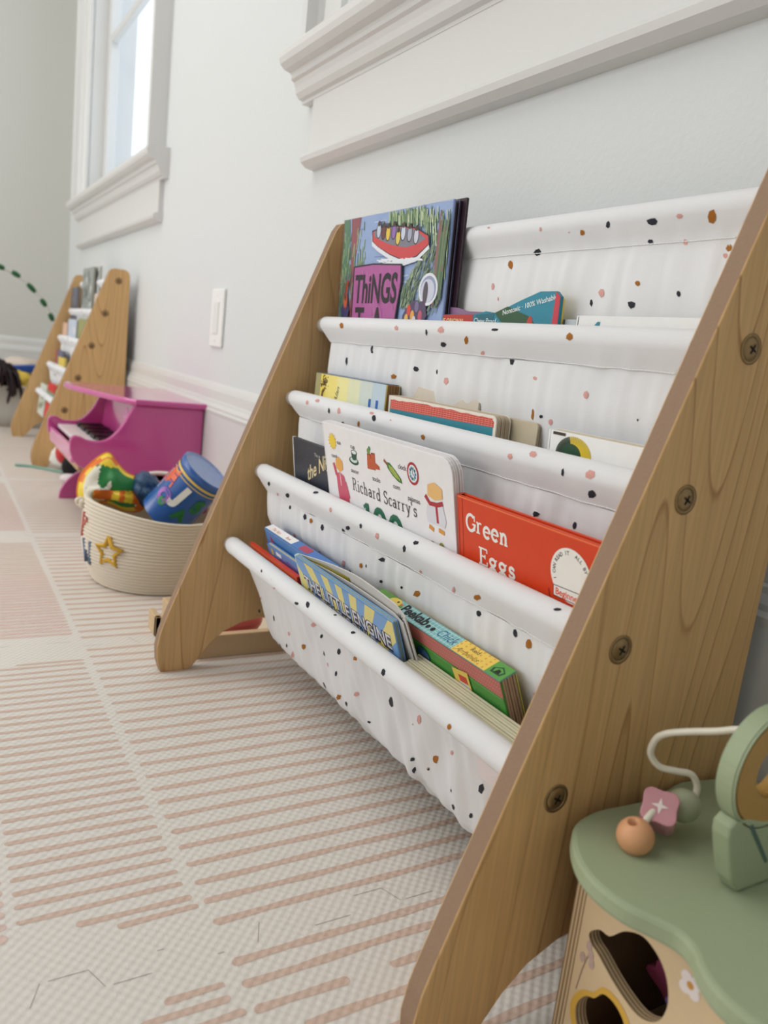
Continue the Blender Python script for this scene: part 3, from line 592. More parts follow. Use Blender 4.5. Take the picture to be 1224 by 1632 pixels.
(3,198.5,333.7,"p",(-1.2,1.3,-1.1,0.4,-0.2,-0.8,0.9,-1.1,1,-0.4,0.1,0.7)),(3,104.8,420.1,"o",(-2.4,-1.2,-1.6,0.7,0.3,2.3,1.8,1.8,1.9,0.2,0.9,-1.5,-0.9,-2.3)),(3,305.9,276.2,"k",(-5.9,3.3,-1.5,-0.6,6.3,-4.7,4.2,-1.7,-1.9,2.5)),
(3,170.7,311.9,"o",(-1.5,3.8,-4.4,4.6,-2.9,0.4,0.1,-4.2,3,-4.6,3.4,-2.2,1.7,1.7)),(3,135.7,339.9,"p",(2.4,-2.5,1,1.1,-1.5,2.6,-1.7,0.7,0.4,-2.3)),(3,214.0,286.2,"k",(2.5,-2.4,1.2,0.7,-0.9,2.3,-2.1,2,-1,-0.6,0.8,-2.2)),
(3,214.8,273.4,"k",(0.1,2,-2.2,4.2,-1.9,1,1.7,-4.5,2.7,-3.3)),(3,187.5,291.4,"p",(-0.4,1.8,-1.2,1.9,-1.1,0.5,-0.2,-1.4,1.1,-2.4,1.2,-1.2,0.7,0.4)),(3,93.4,344.2,"k",(-1.8,-0.6,0.7,-2.5,2.5,-2.8,2.8,-1,0.4,1.6,-1.6,2.6,-3.1,2.3)),
(3,317.8,305.3,"p",(-3.7,3.4,-4.3,1.7,-0.9,-1.5,2.6,-3.6,5.1,-3.4,2.7,0,-0.8,2.5)),(3,370.8,275.0,"o",(6.1,-3,-0.7,3.7,-6.1,4.9,-2.8,-0.7,4.6,-5.1)),(3,353.2,275.4,"k",(-0.1,2.6,-3.8,4.6,-5.3,3.3,-2.1,-1.6,2.9,-4.4,5,-4.2,4.1,-1.2)),
(3,213.6,286.4,"k",(1.1,0.4,-1.5,2.6,-2.9,2.1,-1.6,-0.5,1.2,-2.2,2.6,-1.9)),(3,215.7,273.1,"k",(2.1,-2.7,1.6,-0.5,-0.5,2.1,-2.3,4,-2.2,2,-0.5,-1.2,1.3,-2.9)),(3,136.4,339.8,"p",(-2,3.2,-3.3,1.6,0,-1.9,2.7,-2.5,1.7,0.3)),
(3,187.5,290.8,"k",(0.2,-1.5,1.6,-1.9,2,-1.1,0.8,0.7,-1,1.8,-2,1.8,-1.4,0.2)),(3,146.8,295.2,"k",(-1.6,2.4,-1.6,1,-0.6,-0.6,0.8,-2,1.7,-1.7,1.2,-0.2,-0.1,1.8)),(3,148.7,276.0,"k",(-0.2,-2.5,4.7,-5.7,3.6,-0.6,-1.8,4.3,-4.6,3.5)),
(3,122.5,284.3,"k",(-0.4,-1.4,2.3,-3.4,2.7,-1.6,0.6,2,-2.5,3.9,-2.3,1.4)),(3,103.7,292.3,"o",(2.2,-2.7,2.7,-1.6,0.5,1.2,-2,2.5,-3.5,2,-0.6,-1.4)),(3,98.6,328.0,"k",(0.3,-4.4,4.3,-4.9,2,1.4,-2.9,6.1,-3.5,1.8)),
(1,133.9,22.1,"p",(1,2,2.8,0.1,2.1,-2.1,-0,-2.8,-2,-1.2,-2.2,0.9,-1,2.4)),(1,170.2,47.6,"p",(-2.3,0.6,-0.5,2.4,1.6,1.6,2.1,-0.5,0.4,-1.9,-1.8,-1.9)),(0,91.0,120.3,"k",(1.5,0,1.4,-1.5,0.1,-1.9,-1.2,-0.8,-1.7,0.8,-0.9,2,0.5,1.3))]

W = .650; PT = .016
PANEL = ([(.036, .0), (.036, .585), (.041, .595), (.052, .600), (.082, .600), (.091, .597), (.097, .588), (.1015, .576)] +
         [(.1015 + (.576 - z) * .3655, z) for z in (.45, .3, .18)] + [(.2845, .075), (.291, .055), (.2945, .035), (.2930, .015), (.288, .0)] +
         [(.252, 0), (.245, .006), (.236, .018), (.224, .034), (.206, .05), (.182, .061), (.155, .066), (.128, .061), (.104, .045), (.090, .025), (.082, .008), (.078, 0)])
def wr(i, x, s, k, tot):
    """how far the cloth leaves its section: soft folds hanging from the seams"""
    P, L = PR[i], PL[i]
    z = noise.noise(Vector((x * 26 + s * (14 if i == 3 else 0), s * 3 + i * 5, 1.3 + i))) * .0036 + noise.noise(Vector((x * 60, s * 4, 7.1 + i * 3))) * .0022
    return z * k
def fab_pt(i, x, s, lift=0.0, raw=False):
    P, L = PR[i], PL[i]
    s = max(0, min(L[-1] - 1e-6, s)); k = 0
    while k < len(L) - 2 and L[k + 1] < s: k += 1
    u = (s - L[k]) / max(1e-9, L[k + 1] - L[k])
    a, b = P[k], P[k + 1]; y = a[0] + (b[0] - a[0]) * u; z = a[1] + (b[1] - a[1]) * u
    ty, tz = b[0] - a[0], b[1] - a[1]; l = math.hypot(ty, tz); ny, nz = -tz / l, ty / l
    if ny * 1 + nz * .6 < 0: ny, nz = -ny, -nz
    sleeve = SLE[i]
    e_front = L[-1] - s
    in_sleeve = e_front < sleeve or (i == 0 and s < SLB)
    base = s - (SLB if i == 0 else 0)
    if in_sleeve:
        q = e_front / sleeve if e_front < sleeve else s / SLB
        amp = .22 * math.sin(PI * max(0, min(1, abs(q - .5) * 1.0))) * (1 if abs(q - .5) > .28 else 0)
        amp = max(0, (abs(q - .5) - .27) / .23) * .45
    else:
        amp = min(1, .3 + base * 14, .3 + (e_front - sleeve) * 14)
        if i == 3: amp *= 1.35
        else: amp = min(amp, .8)
    # small gathers fanning out from the stitched seams
    ds = min(abs(e_front - sleeve), base if base > 0 else (9 if i else -base), e_front)
    gath = noise.noise(Vector((x * 95, i * 7.3, 2.2 if in_sleeve else 5.1))) * math.exp(-max(0, ds) / (.008 if in_sleeve else .060)) * (.0018 if in_sleeve else .0030) * min(1, .15 + max(0, ds) / .006)
    d = wr(i, x, s, amp, 0) + gath + lift
    return x, y + ny * d, z + nz * d
def margins(i, s):
    L = PL[i]; e = L[-1] - s; sl = SLE[i]
    m = .034
    if e < sl: q = abs(e / sl - .5) * 2; m = .010 + .022 * q * q
    elif i == 0 and s < SLB: q = abs(s / SLB - .5) * 2; m = .010 + .022 * q * q
    elif i == 3:
        mid = (L[-1] - sl) * .5; q = max(0, 1 - abs(s - mid - .03) / (mid * .8)); m = .034 + .05 * q * q
    return m
def build_bookshelf(label, group):
    t = thing('bookshelf', label, 'bookshelf', (0, 0, 0), group=group)
    for k, x0 in enumerate((0, W - PT)):
        bm = bmesh.new(); prism(bm, PANEL, to_yz, x0, x0 + PT, mi=0, mside=1, bev=.0012)
        # pale routed edge strips are the board's own core
        p = obj('side_panel', bm, [M_wood if k == 0 else M_wood2, M_edge], t)
        for (y, z) in DW:
            xo = 0 if k == 0 else W; s = -1 if k == 0 else 1
            bm = bmesh.new()
            lathe(bm, [(.0098, .0002), (.0098, .0006), (.0078, .0008), (.0075, .0002)], (xo, y, z), 28, 0, (s, 0, 0))
            lathe(bm, [(.0072, .0003), (.0062, .0012), (.003, .0016), (.0001, .0017)], (xo, y, z), 28, 0, (s, 0, 0))
            for a in (.5, .5 + PI / 2):
                for sg in (1,):
                    c, s_ = math.cos(a), math.sin(a)
                    q = [(-.0034, -.0007), (.0034, -.0007), (.0034, .0007), (-.0034, .0007)]
                    f = bm.faces.new([bm.verts.new((xo + s * .0019, y + c * u - s_ * v, z + s_ * u + c * v)) for u, v in q]); f.material_index = 1
            obj('screw', bm, [M_screw, M_dark], p)
    for (y, z) in DW:
        bm = bmesh.new(); tube(bm, [(PT, y, z), (W - PT, y, z)], .0095, 20); obj('dowel', bm, M_sleeve, t)
    for i in range(4):
        P, L = PR[i], PL[i]; NX = 150
        # stations along the section
        ss = []
        for a, b in zip(L, L[1:]):
            n = max(1, int(round((b - a) / .008)))
            ss += [a + (b - a) * q / n for q in range(n)]
        ss.append(L[-1] - 1e-6)
        bm = bmesh.new(); rows = []
        for s in ss:
            m = margins(i, s) ; x0, x1 = PT + m * .35, W - PT - m
            rows.append([bm.verts.new(fab_pt(i, x0 + (x1 - x0) * q / NX, s)) for q in range(NX + 1)])
        for A, B in zip(rows, rows[1:]):
            for q in range(NX):
                f = bm.faces.new((A[q], A[q + 1], B[q + 1], B[q])); f.smooth = True
        mats = [M_fabric, M_black, M_ochre, M_pink]
        # printed chips
        rnd = random.Random(11 + i); fl = [f for f in FLECKS if f[0] == i]
        taken = [(f[1] / 1000, f[2] / 1000) for f in fl]
        for _ in range(26):         # the rest of the print, down inside the pocket
            x, s = rnd.uniform(.06, .59), rnd.uniform(.35, .62) * L[-1] if i < 3 else rnd.uniform(.25, .5) * L[-1]
            if all((x - a) ** 2 + (s - b) ** 2 > .034 ** 2 for a, b in taken):
                taken.append((x, s)); 
                r = rnd.uniform(2, 3.6); ph = rnd.uniform(0, 6); st = rnd.uniform(.5, 1)
                y_, z_ = fab_pt(i, x, s)[1:]
                fl.append((i, x * 1000, s * 1000, rnd.choice('kkpo'), tuple(c for q in range(6) for c in (r * st * math.cos(ph + q * 1.047) * rnd.uniform(.7, 1.1), r * math.sin(ph + q * 1.047) * rnd.uniform(.8, 1.3)))))
        for _, x, s, c, pts in fl:
            x /= 1000; s /= 1000
            vs = [bm.verts.new(fab_pt(i, x + pts[q] * 1.18 / 1000, s + pts[q + 1] * 1.18 / 1000, .00035)) for q in range(0, len(pts), 2)]
            cc = bm.verts.new(fab_pt(i, x, s, .0005))
            for a, b in zip(vs, vs[1:] + vs[:1]):
                f = bm.faces.new((a, b, cc)); f.material_index = {'k': 1, 'o': 2, 'p': 3}[c]
        sl = obj('fabric_sling', bm, mats, t)
        # stitched seam under each sleeve
        ends = [L[-1] - .0015] + ([SLB + .0005] if i == 0 else [])
        for s in ends:
            bm = bmesh.new()
            n = 150
            for q in range(n):
                xa = PT + .036 + (W - 2 * PT - .072) * q / n; xb = xa + .0031
                tube(bm, [fab_pt(i, xa, s, .0006), fab_pt(i, xb, s, .0007)], .00045, 4, caps=False)
            obj('stitched_seam', bm, M_thread, sl)
        if i == 3:
            # woven maker's tag
            s0 = L[0] ; pr = Print(lambda u, v, l: fab_pt(3, .100 - u, .255 - .0 + v, .0006 + l))
            TAG = (i, L[-1])
    bm = bmesh.new(); tube(bm, [(PT, .052, .10), (W - PT, .052, .10)], .0095, 16); obj('dowel', bm, M_sleeve, t)
    return t
shelf = build_bookshelf('large maple bookshelf in front with white terrazzo print slings full of books', 'matching maple sling bookshelves')
far_shelf = dup(shelf, (2.169, -.0105, 0), 'small distant maple bookshelf by the room corner behind the pink piano')
# woven tag on the front of the lowest pocket of the near shelf
tagp = Print(lambda u, v, l: (.098 - u, fab_pt(3, .098 - u, PL[3][-1] - SLE[3] - .029 + v)[1] + .0008 + l, fab_pt(3, .098 - u, PL[3][-1] - SLE[3] - .029 + v)[2]))

# ================================================================== BOOKS
def book_matrix(xl, xr, zb, zt, yf, lean, skew=0.0, roll=0.0):
    """u runs left to right as one reads (world -x), v up the cover, n out into the room. xl, xr at the top edge; yf = cover plane at zt"""
    u = Vector((-math.cos(skew), math.sin(skew), 0))
    v = Vector((0, -lean, 1)).normalized(); v = (v - u * v.dot(u)).normalized()
    if roll:
        v2 = v * math.cos(roll) + u * math.sin(roll); u = (u * math.cos(roll) - v * math.sin(roll)); v = v2
    n = u.cross(v)
    M = Matrix((u, v, n)).transposed().to_4x4()
    M.translation = Vector((xl, yf + (zt - zb) * lean, zb))
    return M
def rounded(w, h, r, right=True, left=False, n=5):
    p = [(0, 0)] if not left else []
    if left: p += [(r - r * math.sin(a), r - r * math.cos(a)) for a in [PI / 2 * k / n for k in range(n, -1, -1)]][::1]
    def cor(cx, cy, a0): return [(cx + r * math.cos(a0 + PI / 2 * k / n), cy + r * math.sin(a0 + PI / 2 * k / n)) for k in range(n + 1)]
    p = []
    p += cor(r, r, PI) if left else [(0, 0)]
    p += cor(w - r, r, -PI / 2) if right else [(w, 0)]
    p += cor(w - r, h - r, 0) if right else [(w, h)]
    p += cor(r, h - r, PI / 2) if left else [(0, h)]
    return p
def book(label, group, M, w, h, t, cover, kind='hard', r=0, pages=M_cream, spine=None, leaves=0, back=None, spine_side='left', name='book'):
    """front board at n=0, thickness running back to n=-t"""
    root = thing(name, label, 'book', M=M, group=group)
    cm_ = cover if not isinstance(cover, tuple) else ink(*cover)
    sm_ = cm_ if spine is None else (ink(*spine) if isinstance(spine, tuple) else spine)
    bk_ = cm_ if back is None else ink(*back)
    b = .0022 if kind == 'hard' else .0016 if kind == 'board' else .0004
    e = .003 if kind == 'hard' else 0
    out = rounded(w, h, max(r, .0012), True, False)
    bm = bmesh.new()
    prism(bm, out, to_xy, -b, 0, 0, bev=.0004 if kind != 'soft' else 0)
    prism(bm, out, to_xy, -t, -t + b, 2, bev=.0004 if kind != 'soft' else 0)
    # rounded spine
    k = 8; prof = [(-.0012 - .0022 * math.sin(PI * q / k), -t * q / k) for q in range(k + 1)]
    sa = [bm.verts.new((u, 0, n)) for u, n in prof]; sb = [bm.verts.new((u, h, n)) for u, n in prof]
    ia = [bm.verts.new((.0012, 0, n)) for u, n in prof]; ib = [bm.verts.new((.0012, h, n)) for u, n in prof]
    for q in range(k):
        for A in ((sa[q], sb[q], sb[q + 1], sa[q + 1]), (sb[q], ib[q], ib[q + 1], sb[q + 1]), (sa[q + 1], ia[q + 1], ia[q], sa[q])):
            f = bm.faces.new(A); f.material_index = 1
    f = bm.faces.new((sa[0], ia[0], ib[0], sb[0])); f.material_index = 1
    f = bm.faces.new((sa[-1], sb[-1], ib[-1], ia[-1])); f.material_index = 1
    obj('cover', bm, [cm_, sm_, bk_], root)
    bm = bmesh.new()
    if leaves:
        g = (t - 2 * b) / leaves
        for q in range(leaves):
            n0 = -b - g * q - .0002; rr = max(r, .001)
            prism(bm, rounded(w - e - .0005 * (q % 2), h - e, rr), to_xy, n0 - g + .0006, n0)
    else:
        box(bm, (0, e, -b - .0001), (w - e, h - e, -t + b + .0001))
    pm = pages
    obj('page_block', bm, pm, root)
    return root
def pagemat(name, rgb, n):
    """page edges: fine lines running along the leaves"""
    m = mat(name, rgb, .75, .2); nt = m.node_tree; N = nt.nodes; L = nt.links
    tc = N.new('ShaderNodeTexCoord'); sp = N.new('ShaderNodeSeparateXYZ'); L.new(tc.outputs['Object'], sp.inputs[0])
    a = N.new('ShaderNodeMath'); a.operation = 'MULTIPLY'; a.inputs[1].default_value = n; L.new(sp.outputs[2], a.inputs[0])
    f = N.new('ShaderNodeMath'); f.operation = 'SINE'; L.new(a.outputs[0], f.inputs[0])
    r = N.new('ShaderNodeMapRange'); r.inputs['From Min'].default_value = -1; r.inputs['To Min'].default_value = .72; r.inputs['To Max'].default_value = 1; L.new(f.outputs[0], r.inputs['Value'])
    mx = N.new('ShaderNodeMix'); mx.data_type = 'RGBA'; mx.blend_type = 'MULTIPLY'; mx.inputs[0].default_value = 1; mx.inputs[6].default_value = S(*rgb)
    L.new(r.outputs['Result'], mx.inputs[7]); L.new(mx.outputs[2], N['Principled BSDF'].inputs['Base Color'])
    return m
M_pages = pagemat('fine_page_edges', (222, 213, 192), 9000)
M_leaf = mat('board_leaf_edge', (196, 180, 156), .8)
G1, G2, G3, G4 = 'books in the top pocket', 'books in the second pocket', 'books in the third pocket', 'books in the lowest pocket'

# ---- top pocket: picture book with lake and boats
W_, h = .2450, .200
Mx = book_matrix(.6176, 0, .3996, .5996, .0945, -.03)
b = book('glossy hardcover picture book with a red boat on a blue lake', G1, Mx, W_, h, .0085, (126, 146, 190), spine=(120, 50, 60), pages=mat('dark_page_block', (70, 60, 66), .7), back=(60, 40, 50))
p = Print(); p.clip = (.0012, .0, W_ - .0015, h - .0005)
def jag(pts, n=3, a=.002, sd=1):
    r = random.Random(sd); out = []
    for (x0, y0), (x1, y1) in zip(pts, pts[1:] + pts[:1]):
        for k in range(n): out.append((x0 + (x1 - x0) * k / n + (r.uniform(-a, a) if k else 0), y0 + (y1 - y0) * k / n + (r.uniform(-a, a) if k else 0)))
    return out
rn = random.Random(5)
p.rect(0, 0, W_, h, (150, 172, 214))
for k in range(120):     # water dashes
    x, y = rn.uniform(.03, W_ - .02), rn.uniform(.05, h); p.line([(x, y), (x + rn.uniform(.010, .03), y + rn.uniform(-.001, .002))], rn.uniform(.0006, .0018), rn.choice([(108, 132, 186), (176, 192, 220), (150, 172, 214), (196, 206, 226)]))
p.poly(jag([(0, .06), (.018, .06), (.022, .12), (.016, h), (0, h)], 8, .003, 2), (92, 128, 104))
p.poly(jag([(.024, .06), (.032, .10), (.026, .15), (.020, .2), (.046, .2), (.038, .15), (.042, .10), (.046, .06)], 3, .001, 3), (146, 84, 92))
for k in range(90):     # hanging leaves left
    x, y = rn.uniform(0, .062), rn.uniform(.15, h) - rn.uniform(0, .04); p.line([(x, y), (x + rn.uniform(-.003, .003), y - rn.uniform(.008, .022))], .0018, rn.choice([(78, 112, 86), (106, 142, 106), (138, 166, 130), (160, 180, 140)]))
for k in range(260):    # willow top right
    x = rn.uniform(.115, W_ - .002); y = h - rn.uniform(0, .010) - max(0, (x - .19)) * rn.uniform(0, 1.3); p.line([(x, min(h, y)), (x + .002, y - rn.uniform(.006, .018))], .0015, rn.choice([(150, 176, 130), (112, 146, 108), (178, 198, 152), (98, 126, 98), (206, 214, 184)]))
for k in range(300):    # bank right
    x = rn.uniform(.158, W_ - .012); y0 = .085 + max(0, (.19 - x)) * .2; y = rn.uniform(y0, min(.150, .105 + (x - .158) * 1.2)); p.line([(x, y), (x + .004, y + rn.uniform(.005, .012))], .0015, rn.choice([(108, 132, 108), (132, 156, 126), (84, 106, 92), (160, 176, 140)]))
for k in range(34):
    x = rn.uniform(W_ - .022, W_ - .004); p.line([(x, rn.uniform(.09, .14)), (x + .002, h - rn.uniform(.01, .04))], .0020, rn.choice([(148, 100, 104), (110, 138, 100), (86, 110, 84)]))
# boat
T = lambda q: [(.0801 + (a - .060) * 1.18, .1790 + (c - .178) * .80 - (a - .06) * .06) for a, c in q]
bo = [(.060, .180), (.078, .185), (.11, .186), (.145, .182), (.168, .171), (.170, .160), (.150, .144), (.128, .138), (.10, .146), (.075, .157), (.062, .165)]
p.poly(T([(a, c - .006) for a, c in bo]), (228, 232, 240)); p.poly(T(bo), (36, 30, 40)); p.poly(T([(.115 + (a - .115) * .97, .162 + (c - .162) * .93) for a, c in bo]), (206, 74, 78))
p.poly(T([(.064, .179), (.08, .183), (.11, .184), (.143, .179), (.163, .167), (.148, .160), (.128, .156), (.10, .160), (.078, .167), (.066, .172)]), (126, 126, 140))
for k, (x, y, c) in enumerate(((.074, .180, (196, 204, 224)), (.084, .178, (110, 62, 66)), (.093, .176, (228, 196, 72)), (.104, .178, (150, 110, 180)), (.113, .170, (226, 200, 90)), (.122, .176, (206, 212, 230)), (.134, .174, (170, 176, 196)), (.146, .171, (206, 204, 222)))):
    (x, y), = T([(x, y)]); p.disc(x, y, .0058, (30, 26, 34), ry=.009); p.disc(x, y, .0045, c, ry=.0078); p.disc(x, y + .008, .0032, (70, 50, 44))
for k in range(24): p.line([(.09 + rn.uniform(0, .09), .148 + rn.uniform(-.008, .0)), (.10 + rn.uniform(0, .10), .146 + rn.uniform(-.006, .0))], .0012, (232, 236, 244))
# round boat at the right
p.disc(.2157, .1117, .0185, (228, 230, 240), ry=.0170); p.disc(.2157, .1117, .0155, (150, 160, 188), ry=.014); p.disc(.2145, .110, .0135, (204, 208, 226), ry=.0125); p.disc(.211, .108, .005, (88, 80, 92), ry=.012)
p.poly(jag([(.165, .074), (.172, .092), (.190, .100), (.212, .098), (.218, .085), (.205, .072), (.18, .066)], 5, .002, 4), (84, 70, 100))
for x, y, c in ((.180, .090, (214, 72, 60)), (.188, .084, (232, 170, 80)), (.196, .094, (120, 110, 150)), (.204, .084, (196, 88, 110)), (.192, .078, (220, 214, 220)), (.176, .080, (230, 190, 90))): p.disc(x, y, .004, c, ry=.006)
for k in range(30): x, y = rn.uniform(.160, .23), rn.uniform(.066, .080); p.line([(x, y), (x + rn.uniform(.004, .010), y + .002)], .0012, rn.choice([(232, 236, 244), (120, 140, 190)]))
# canoe at the left
p.line([(.020, .085), (.026, .125)], .006, (176, 66, 40)); p.poly([(.012, .09), (.024, .104), (.036, .09), (.032, .076), (.016, .074)], (58, 60, 110)); p.disc(.024, .100, .005, (202, 92, 58), ry=.009)
for k in range(90):
    x, y = rn.uniform(.004, .045), rn.uniform(.06, .13); p.line([(x, y), (x + rn.uniform(-.004, .004), y + rn.uniform(.004, .010))], .0009, rn.choice([(44, 66, 60), (80, 60, 110), (180, 80, 70), (30, 30, 44), (60, 110, 80)]))
# title plate
tp = [(.0436, .1398), (.09, .1415), (.155, .1385), (.1573, .120), (.152, .090), (.145, .03), (.056, .03), (.046, .075)]
p.poly([(.10 + (a - .10) * 1.05, .09 + (c - .09) * 1.035) for a, c in tp], (36, 20, 34)); p.poly(tp, (176, 92, 156))
for k in range(90):
    x, y = rn.uniform(.05, .148), rn.uniform(.06, .137); p.line([(x, y), (x + .0015, y - rn.uniform(.006, .016))], .0009, rn.choice([(198, 130, 180), (150, 72, 132)]))
cl, p.clip = p.clip, None
p.text('ThiNGS', .046, .049, .0985, (30, 24, 34), bold=.0012, fit=.102); p.text('T  A', .046, .054, .060, (30, 24, 34), bold=.0012, fit=.07)
p.build('cover_picture', b)
Mx = book_matrix(.6150, 0, .4020, .6025, .0850, -.03)
b = book('thin dark hardcover standing right behind the glossy lake picture book', G1, Mx, .250, .200, .0030, (52, 34, 46), spine=(110, 40, 48), pages=mat('grey_page_edges', (120, 112, 112), .8))

# floppy washable booklets
def floppy(label, outl, y, col, t=.003, name='booklet', wob=.0):
    """soft booklet: outline in world (x,z), standing in the pocket"""
    root = thing(name, label, 'book', (0, 0, 0), group=G1)
    cx = sum(a for a, b in outl) / len(outl); root.location = (cx, y, .40)
    pts = [(cx - a, b - .40) for a, b in outl]       # u to the right
    def f3(u, v, l): return (-u, math.sin(u * 60) * wob + l, v)
    bm = bmesh.new()
    prism(bm, pts, lambda u, v, hh: (-u, hh, v), -t, 0); obj('cover', bm, ink(*col), root)
    bm = bmesh.new(); prism(bm, [(u * .985, v - .0016) for u, v in pts], lambda u, v, hh: (-u, hh, v), -t * 2, -t - .0001); obj('leaves', bm, ink(232, 206, 70), root)
    return root, Print(lambda u, v, l: (-(u), l, v - .40)), cx
root, p, cx = floppy('floppy red and teal soft booklet curling beside the lake picture book', [(.386, .405), (.386, .4855), (.350, .4865), (.318, .4868), (.300, .490), (.284, .4885), (.250, .500), (.225, .5075), (.204, .5075), (.198, .503), (.196, .47), (.200, .405)], .0905, (34, 132, 156))
q = Print(lambda u, v, l: (.386 - u - cx, l, v - .40))
q.poly([(0, .405), (0, .4853), (.036, .4863), (.066, .4866), (.066, .405)], (186, 56, 48)); q.poly([(.070, .47), (.070, .4862), (.10, .4885), (.096, .47)], (30, 104, 120))
q.poly([(.10, .4885), (.118, .4945), (.150, .486), (.165, .476), (.150, .470), (.12, .474)], (44, 84, 56)); q.disc(.152, .4775, .004, (190, 60, 50), ry=.009)
q.text('THE ORIGINAL', .0068, .006, .4775, (236, 214, 150), bold=.00012); q.text('INDESTRUCTIBLES', .0068, .003, .4695, (236, 214, 150), bold=.00012)
q.text('Chew Proof · ', .0072, .068, .4785, (236, 240, 240)); q.text('Nontoxic · 100% Washable', .0066, .112, .4865, (236, 240, 240), rot=.2, bold=.00005)
for k, x in enumerate((.108, .116, .126, .136, .142)): q.line([(x, .46), (x + .003, .4765)], .0028, (240, 200, 40)); q.line([(x + .006, .46), (x + .003, .4765)], .0028, (240, 200, 40))
q.poly([(.1815, .405), (.1815, .5072), (.1875, .503), (.1895, .47), (.1855, .405)], (200, 50, 70))
q.build('cover_print', root)
root, p, cx = floppy('purple soft booklet peeking out behind the red and teal booklet', [(.382, .405), (.382, .495), (.36, .494), (.34, .4905), (.312, .4900), (.31, .405)], .083, (150, 112, 150), .0015)
Mx = book_matrix(.1735, 0, .400, .4885, .0905, .0)
b = book('plain white board book lying low at the right of the top pocket', G1, Mx, .13, .0875, .006, (236, 236, 234), kind='board', spine=(238, 238, 236))
p = Print(); p.poly([(.020, .080), (.023, .083), (.026, .083), (.026, .078), (.0235, .075), (.0235, .071), (.0215, .071), (.0215, .076), (.0235, .079), (.022, .08)], (40, 130, 150)); p.build('cover_print', b)
Mx = book_matrix(.197, 0, .400, .4875, .0838, .0)
book('thin grey board book behind the plain white one in the top pocket', G1, Mx, .15, .085, .005, (196, 204, 208), kind='board', spine=(120, 130, 135))

# ---- second pocket
Mx = book_matrix(.5901, 0, .2865, .4070, .1256, .0)
b = book('yellow and blue board book at the left of the second pocket', G2, Mx, .178, .1205, .018, (238, 222, 130), kind='board', spine=(196, 190, 150), leaves=8, back=(70, 92, 130), pages=mat('brown_leaf', (150, 112, 74), .8))
p = Print()
gy = [(236, 214, 96), (240, 224, 130), (238, 230, 160), (224, 226, 190), (206, 216, 208), (190, 208, 220)]
for k, c in enumerate(gy): p.rect(.178 * k / 6, 0, .178 * (k + 1) / 6, .1205, c)
p.rect(0, 0, .014, .1205, (170, 164, 120))
for k in range(60):
    a, r = rn.uniform(0, 6.28), rn.uniform(0, .012); p.disc(.026 + r * math.cos(a), .110 + r * math.sin(a) * .9, rn.uniform(.0008, .0018), rn.choice([(92, 66, 46), (120, 90, 50), (70, 54, 44)]), 6)
p.line([(.018, .07), (.022, .10)], .005, (96, 70, 50)); p.text('Alan', .011, .062, .088, (90, 80, 70), rot=1.3, shear=.3)
p.text('H', .040, .1405, .0735, (34, 92, 176), bold=.0012, fit=.0235); p.build('cover_print', b)
bm = bmesh.new(); box(bm, (.002, .1206, -.018), (.174, .1212, -.0002)); obj('top_edge', bm, ink(92, 112, 140), b)

Mx = book_matrix(.4012, 0, .286, .397, .1268, -.05)
b = book('thick worn board book with red brick band over teal, second pocket', G2, Mx, .186, .111, .0165, (232, 226, 212), kind='board', r=.006, spine=(236, 230, 218), leaves=6, back=(226, 218, 200), pages=M_leaf)
p = Print(); p.poly(jag([(.003, .02), (.003, .106), (.05, .107), (.10, .1075), (.15, .106), (.180, .105), (.182, .10), (.182, .02)], 7, .0008, 9), (38, 132, 150))
p.poly(jag([(.003, .0975), (.003, .107), (.05, .1085), (.10, .109), (.15, .1085), (.180, .1085), (.183, .105), (.183, .1010)], 6, .0006, 10), (204, 64, 56))
for k in range(5): p.line([(.004, .0985 + .0021 * k), (.182, .1018 + .0017 * k)], .0003, (232, 168, 150))
for k in range(38): p.line([(.006 + .0047 * k, .098 + k * .00008), (.0062 + .0047 * k, .1075)], .0003, (232, 168, 150))
p.line([(.1627, .07), (.1627, .0938)], .0035, (16, 30, 34)); p.line([(.1792, .07), (.1792, .0938)], .0035, (16, 30, 34)); p.build('cover_print', b)
root = thing('torn_leaf', 'torn cream cardboard leaf sticking up behind the worn red and teal book', 'torn page', (.335, .1035, .28))
bm = bmesh.new(); prism(bm, jag([(-.062, .0), (-.062, .124), (-.05, .1265), (-.02, .1265), (.0, .1275), (.03, .1285), (.060, .1310), (.062, .128), (.058, .126), (.06, .0)], 4, .0008, 6), to_xz, -.0012, .0012); obj('leaf', bm, mat('torn_card', (214, 204, 190), .8), root)
Mx = book_matrix(.385, 0, .288, .3975, .1080, .0)
book('worn cream board book pressed behind the red and teal book', G2, Mx, .203, .108, .008, (198, 186, 160), kind='board', r=.004, leaves=4, pages=M_leaf, spine=(220, 150, 60))
Mx = book_matrix(.1452, 0, .284, .3955, .1272, -.06)
b = book('white board book with a spiky green and yellow sun, second pocket', G2, Mx, .112, .1115, .013, (240, 240, 238), kind='board', spine=(236, 236, 234), leaves=5, pages=M_cream)
p = Print()
for k in range(34):
    a = PI * k / 33; p.line([(.0282 + .010 * math.cos(a), .0945 + .007 * math.sin(a)), (.0282 + .0195 * math.cos(a), .0945 + .0150 * math.sin(a))], .0012, (214, 186, 40) if k < 20 else (40, 60, 40))
p.disc(.0282, .0945, .0118, (222, 190, 40), ry=.0095); p.disc(.0262, .0940, .0110, (28, 72, 44), ry=.0098)
p.rect(.004, .1085, .018, .1108, (60, 50, 44)); p.build('cover_print', b)

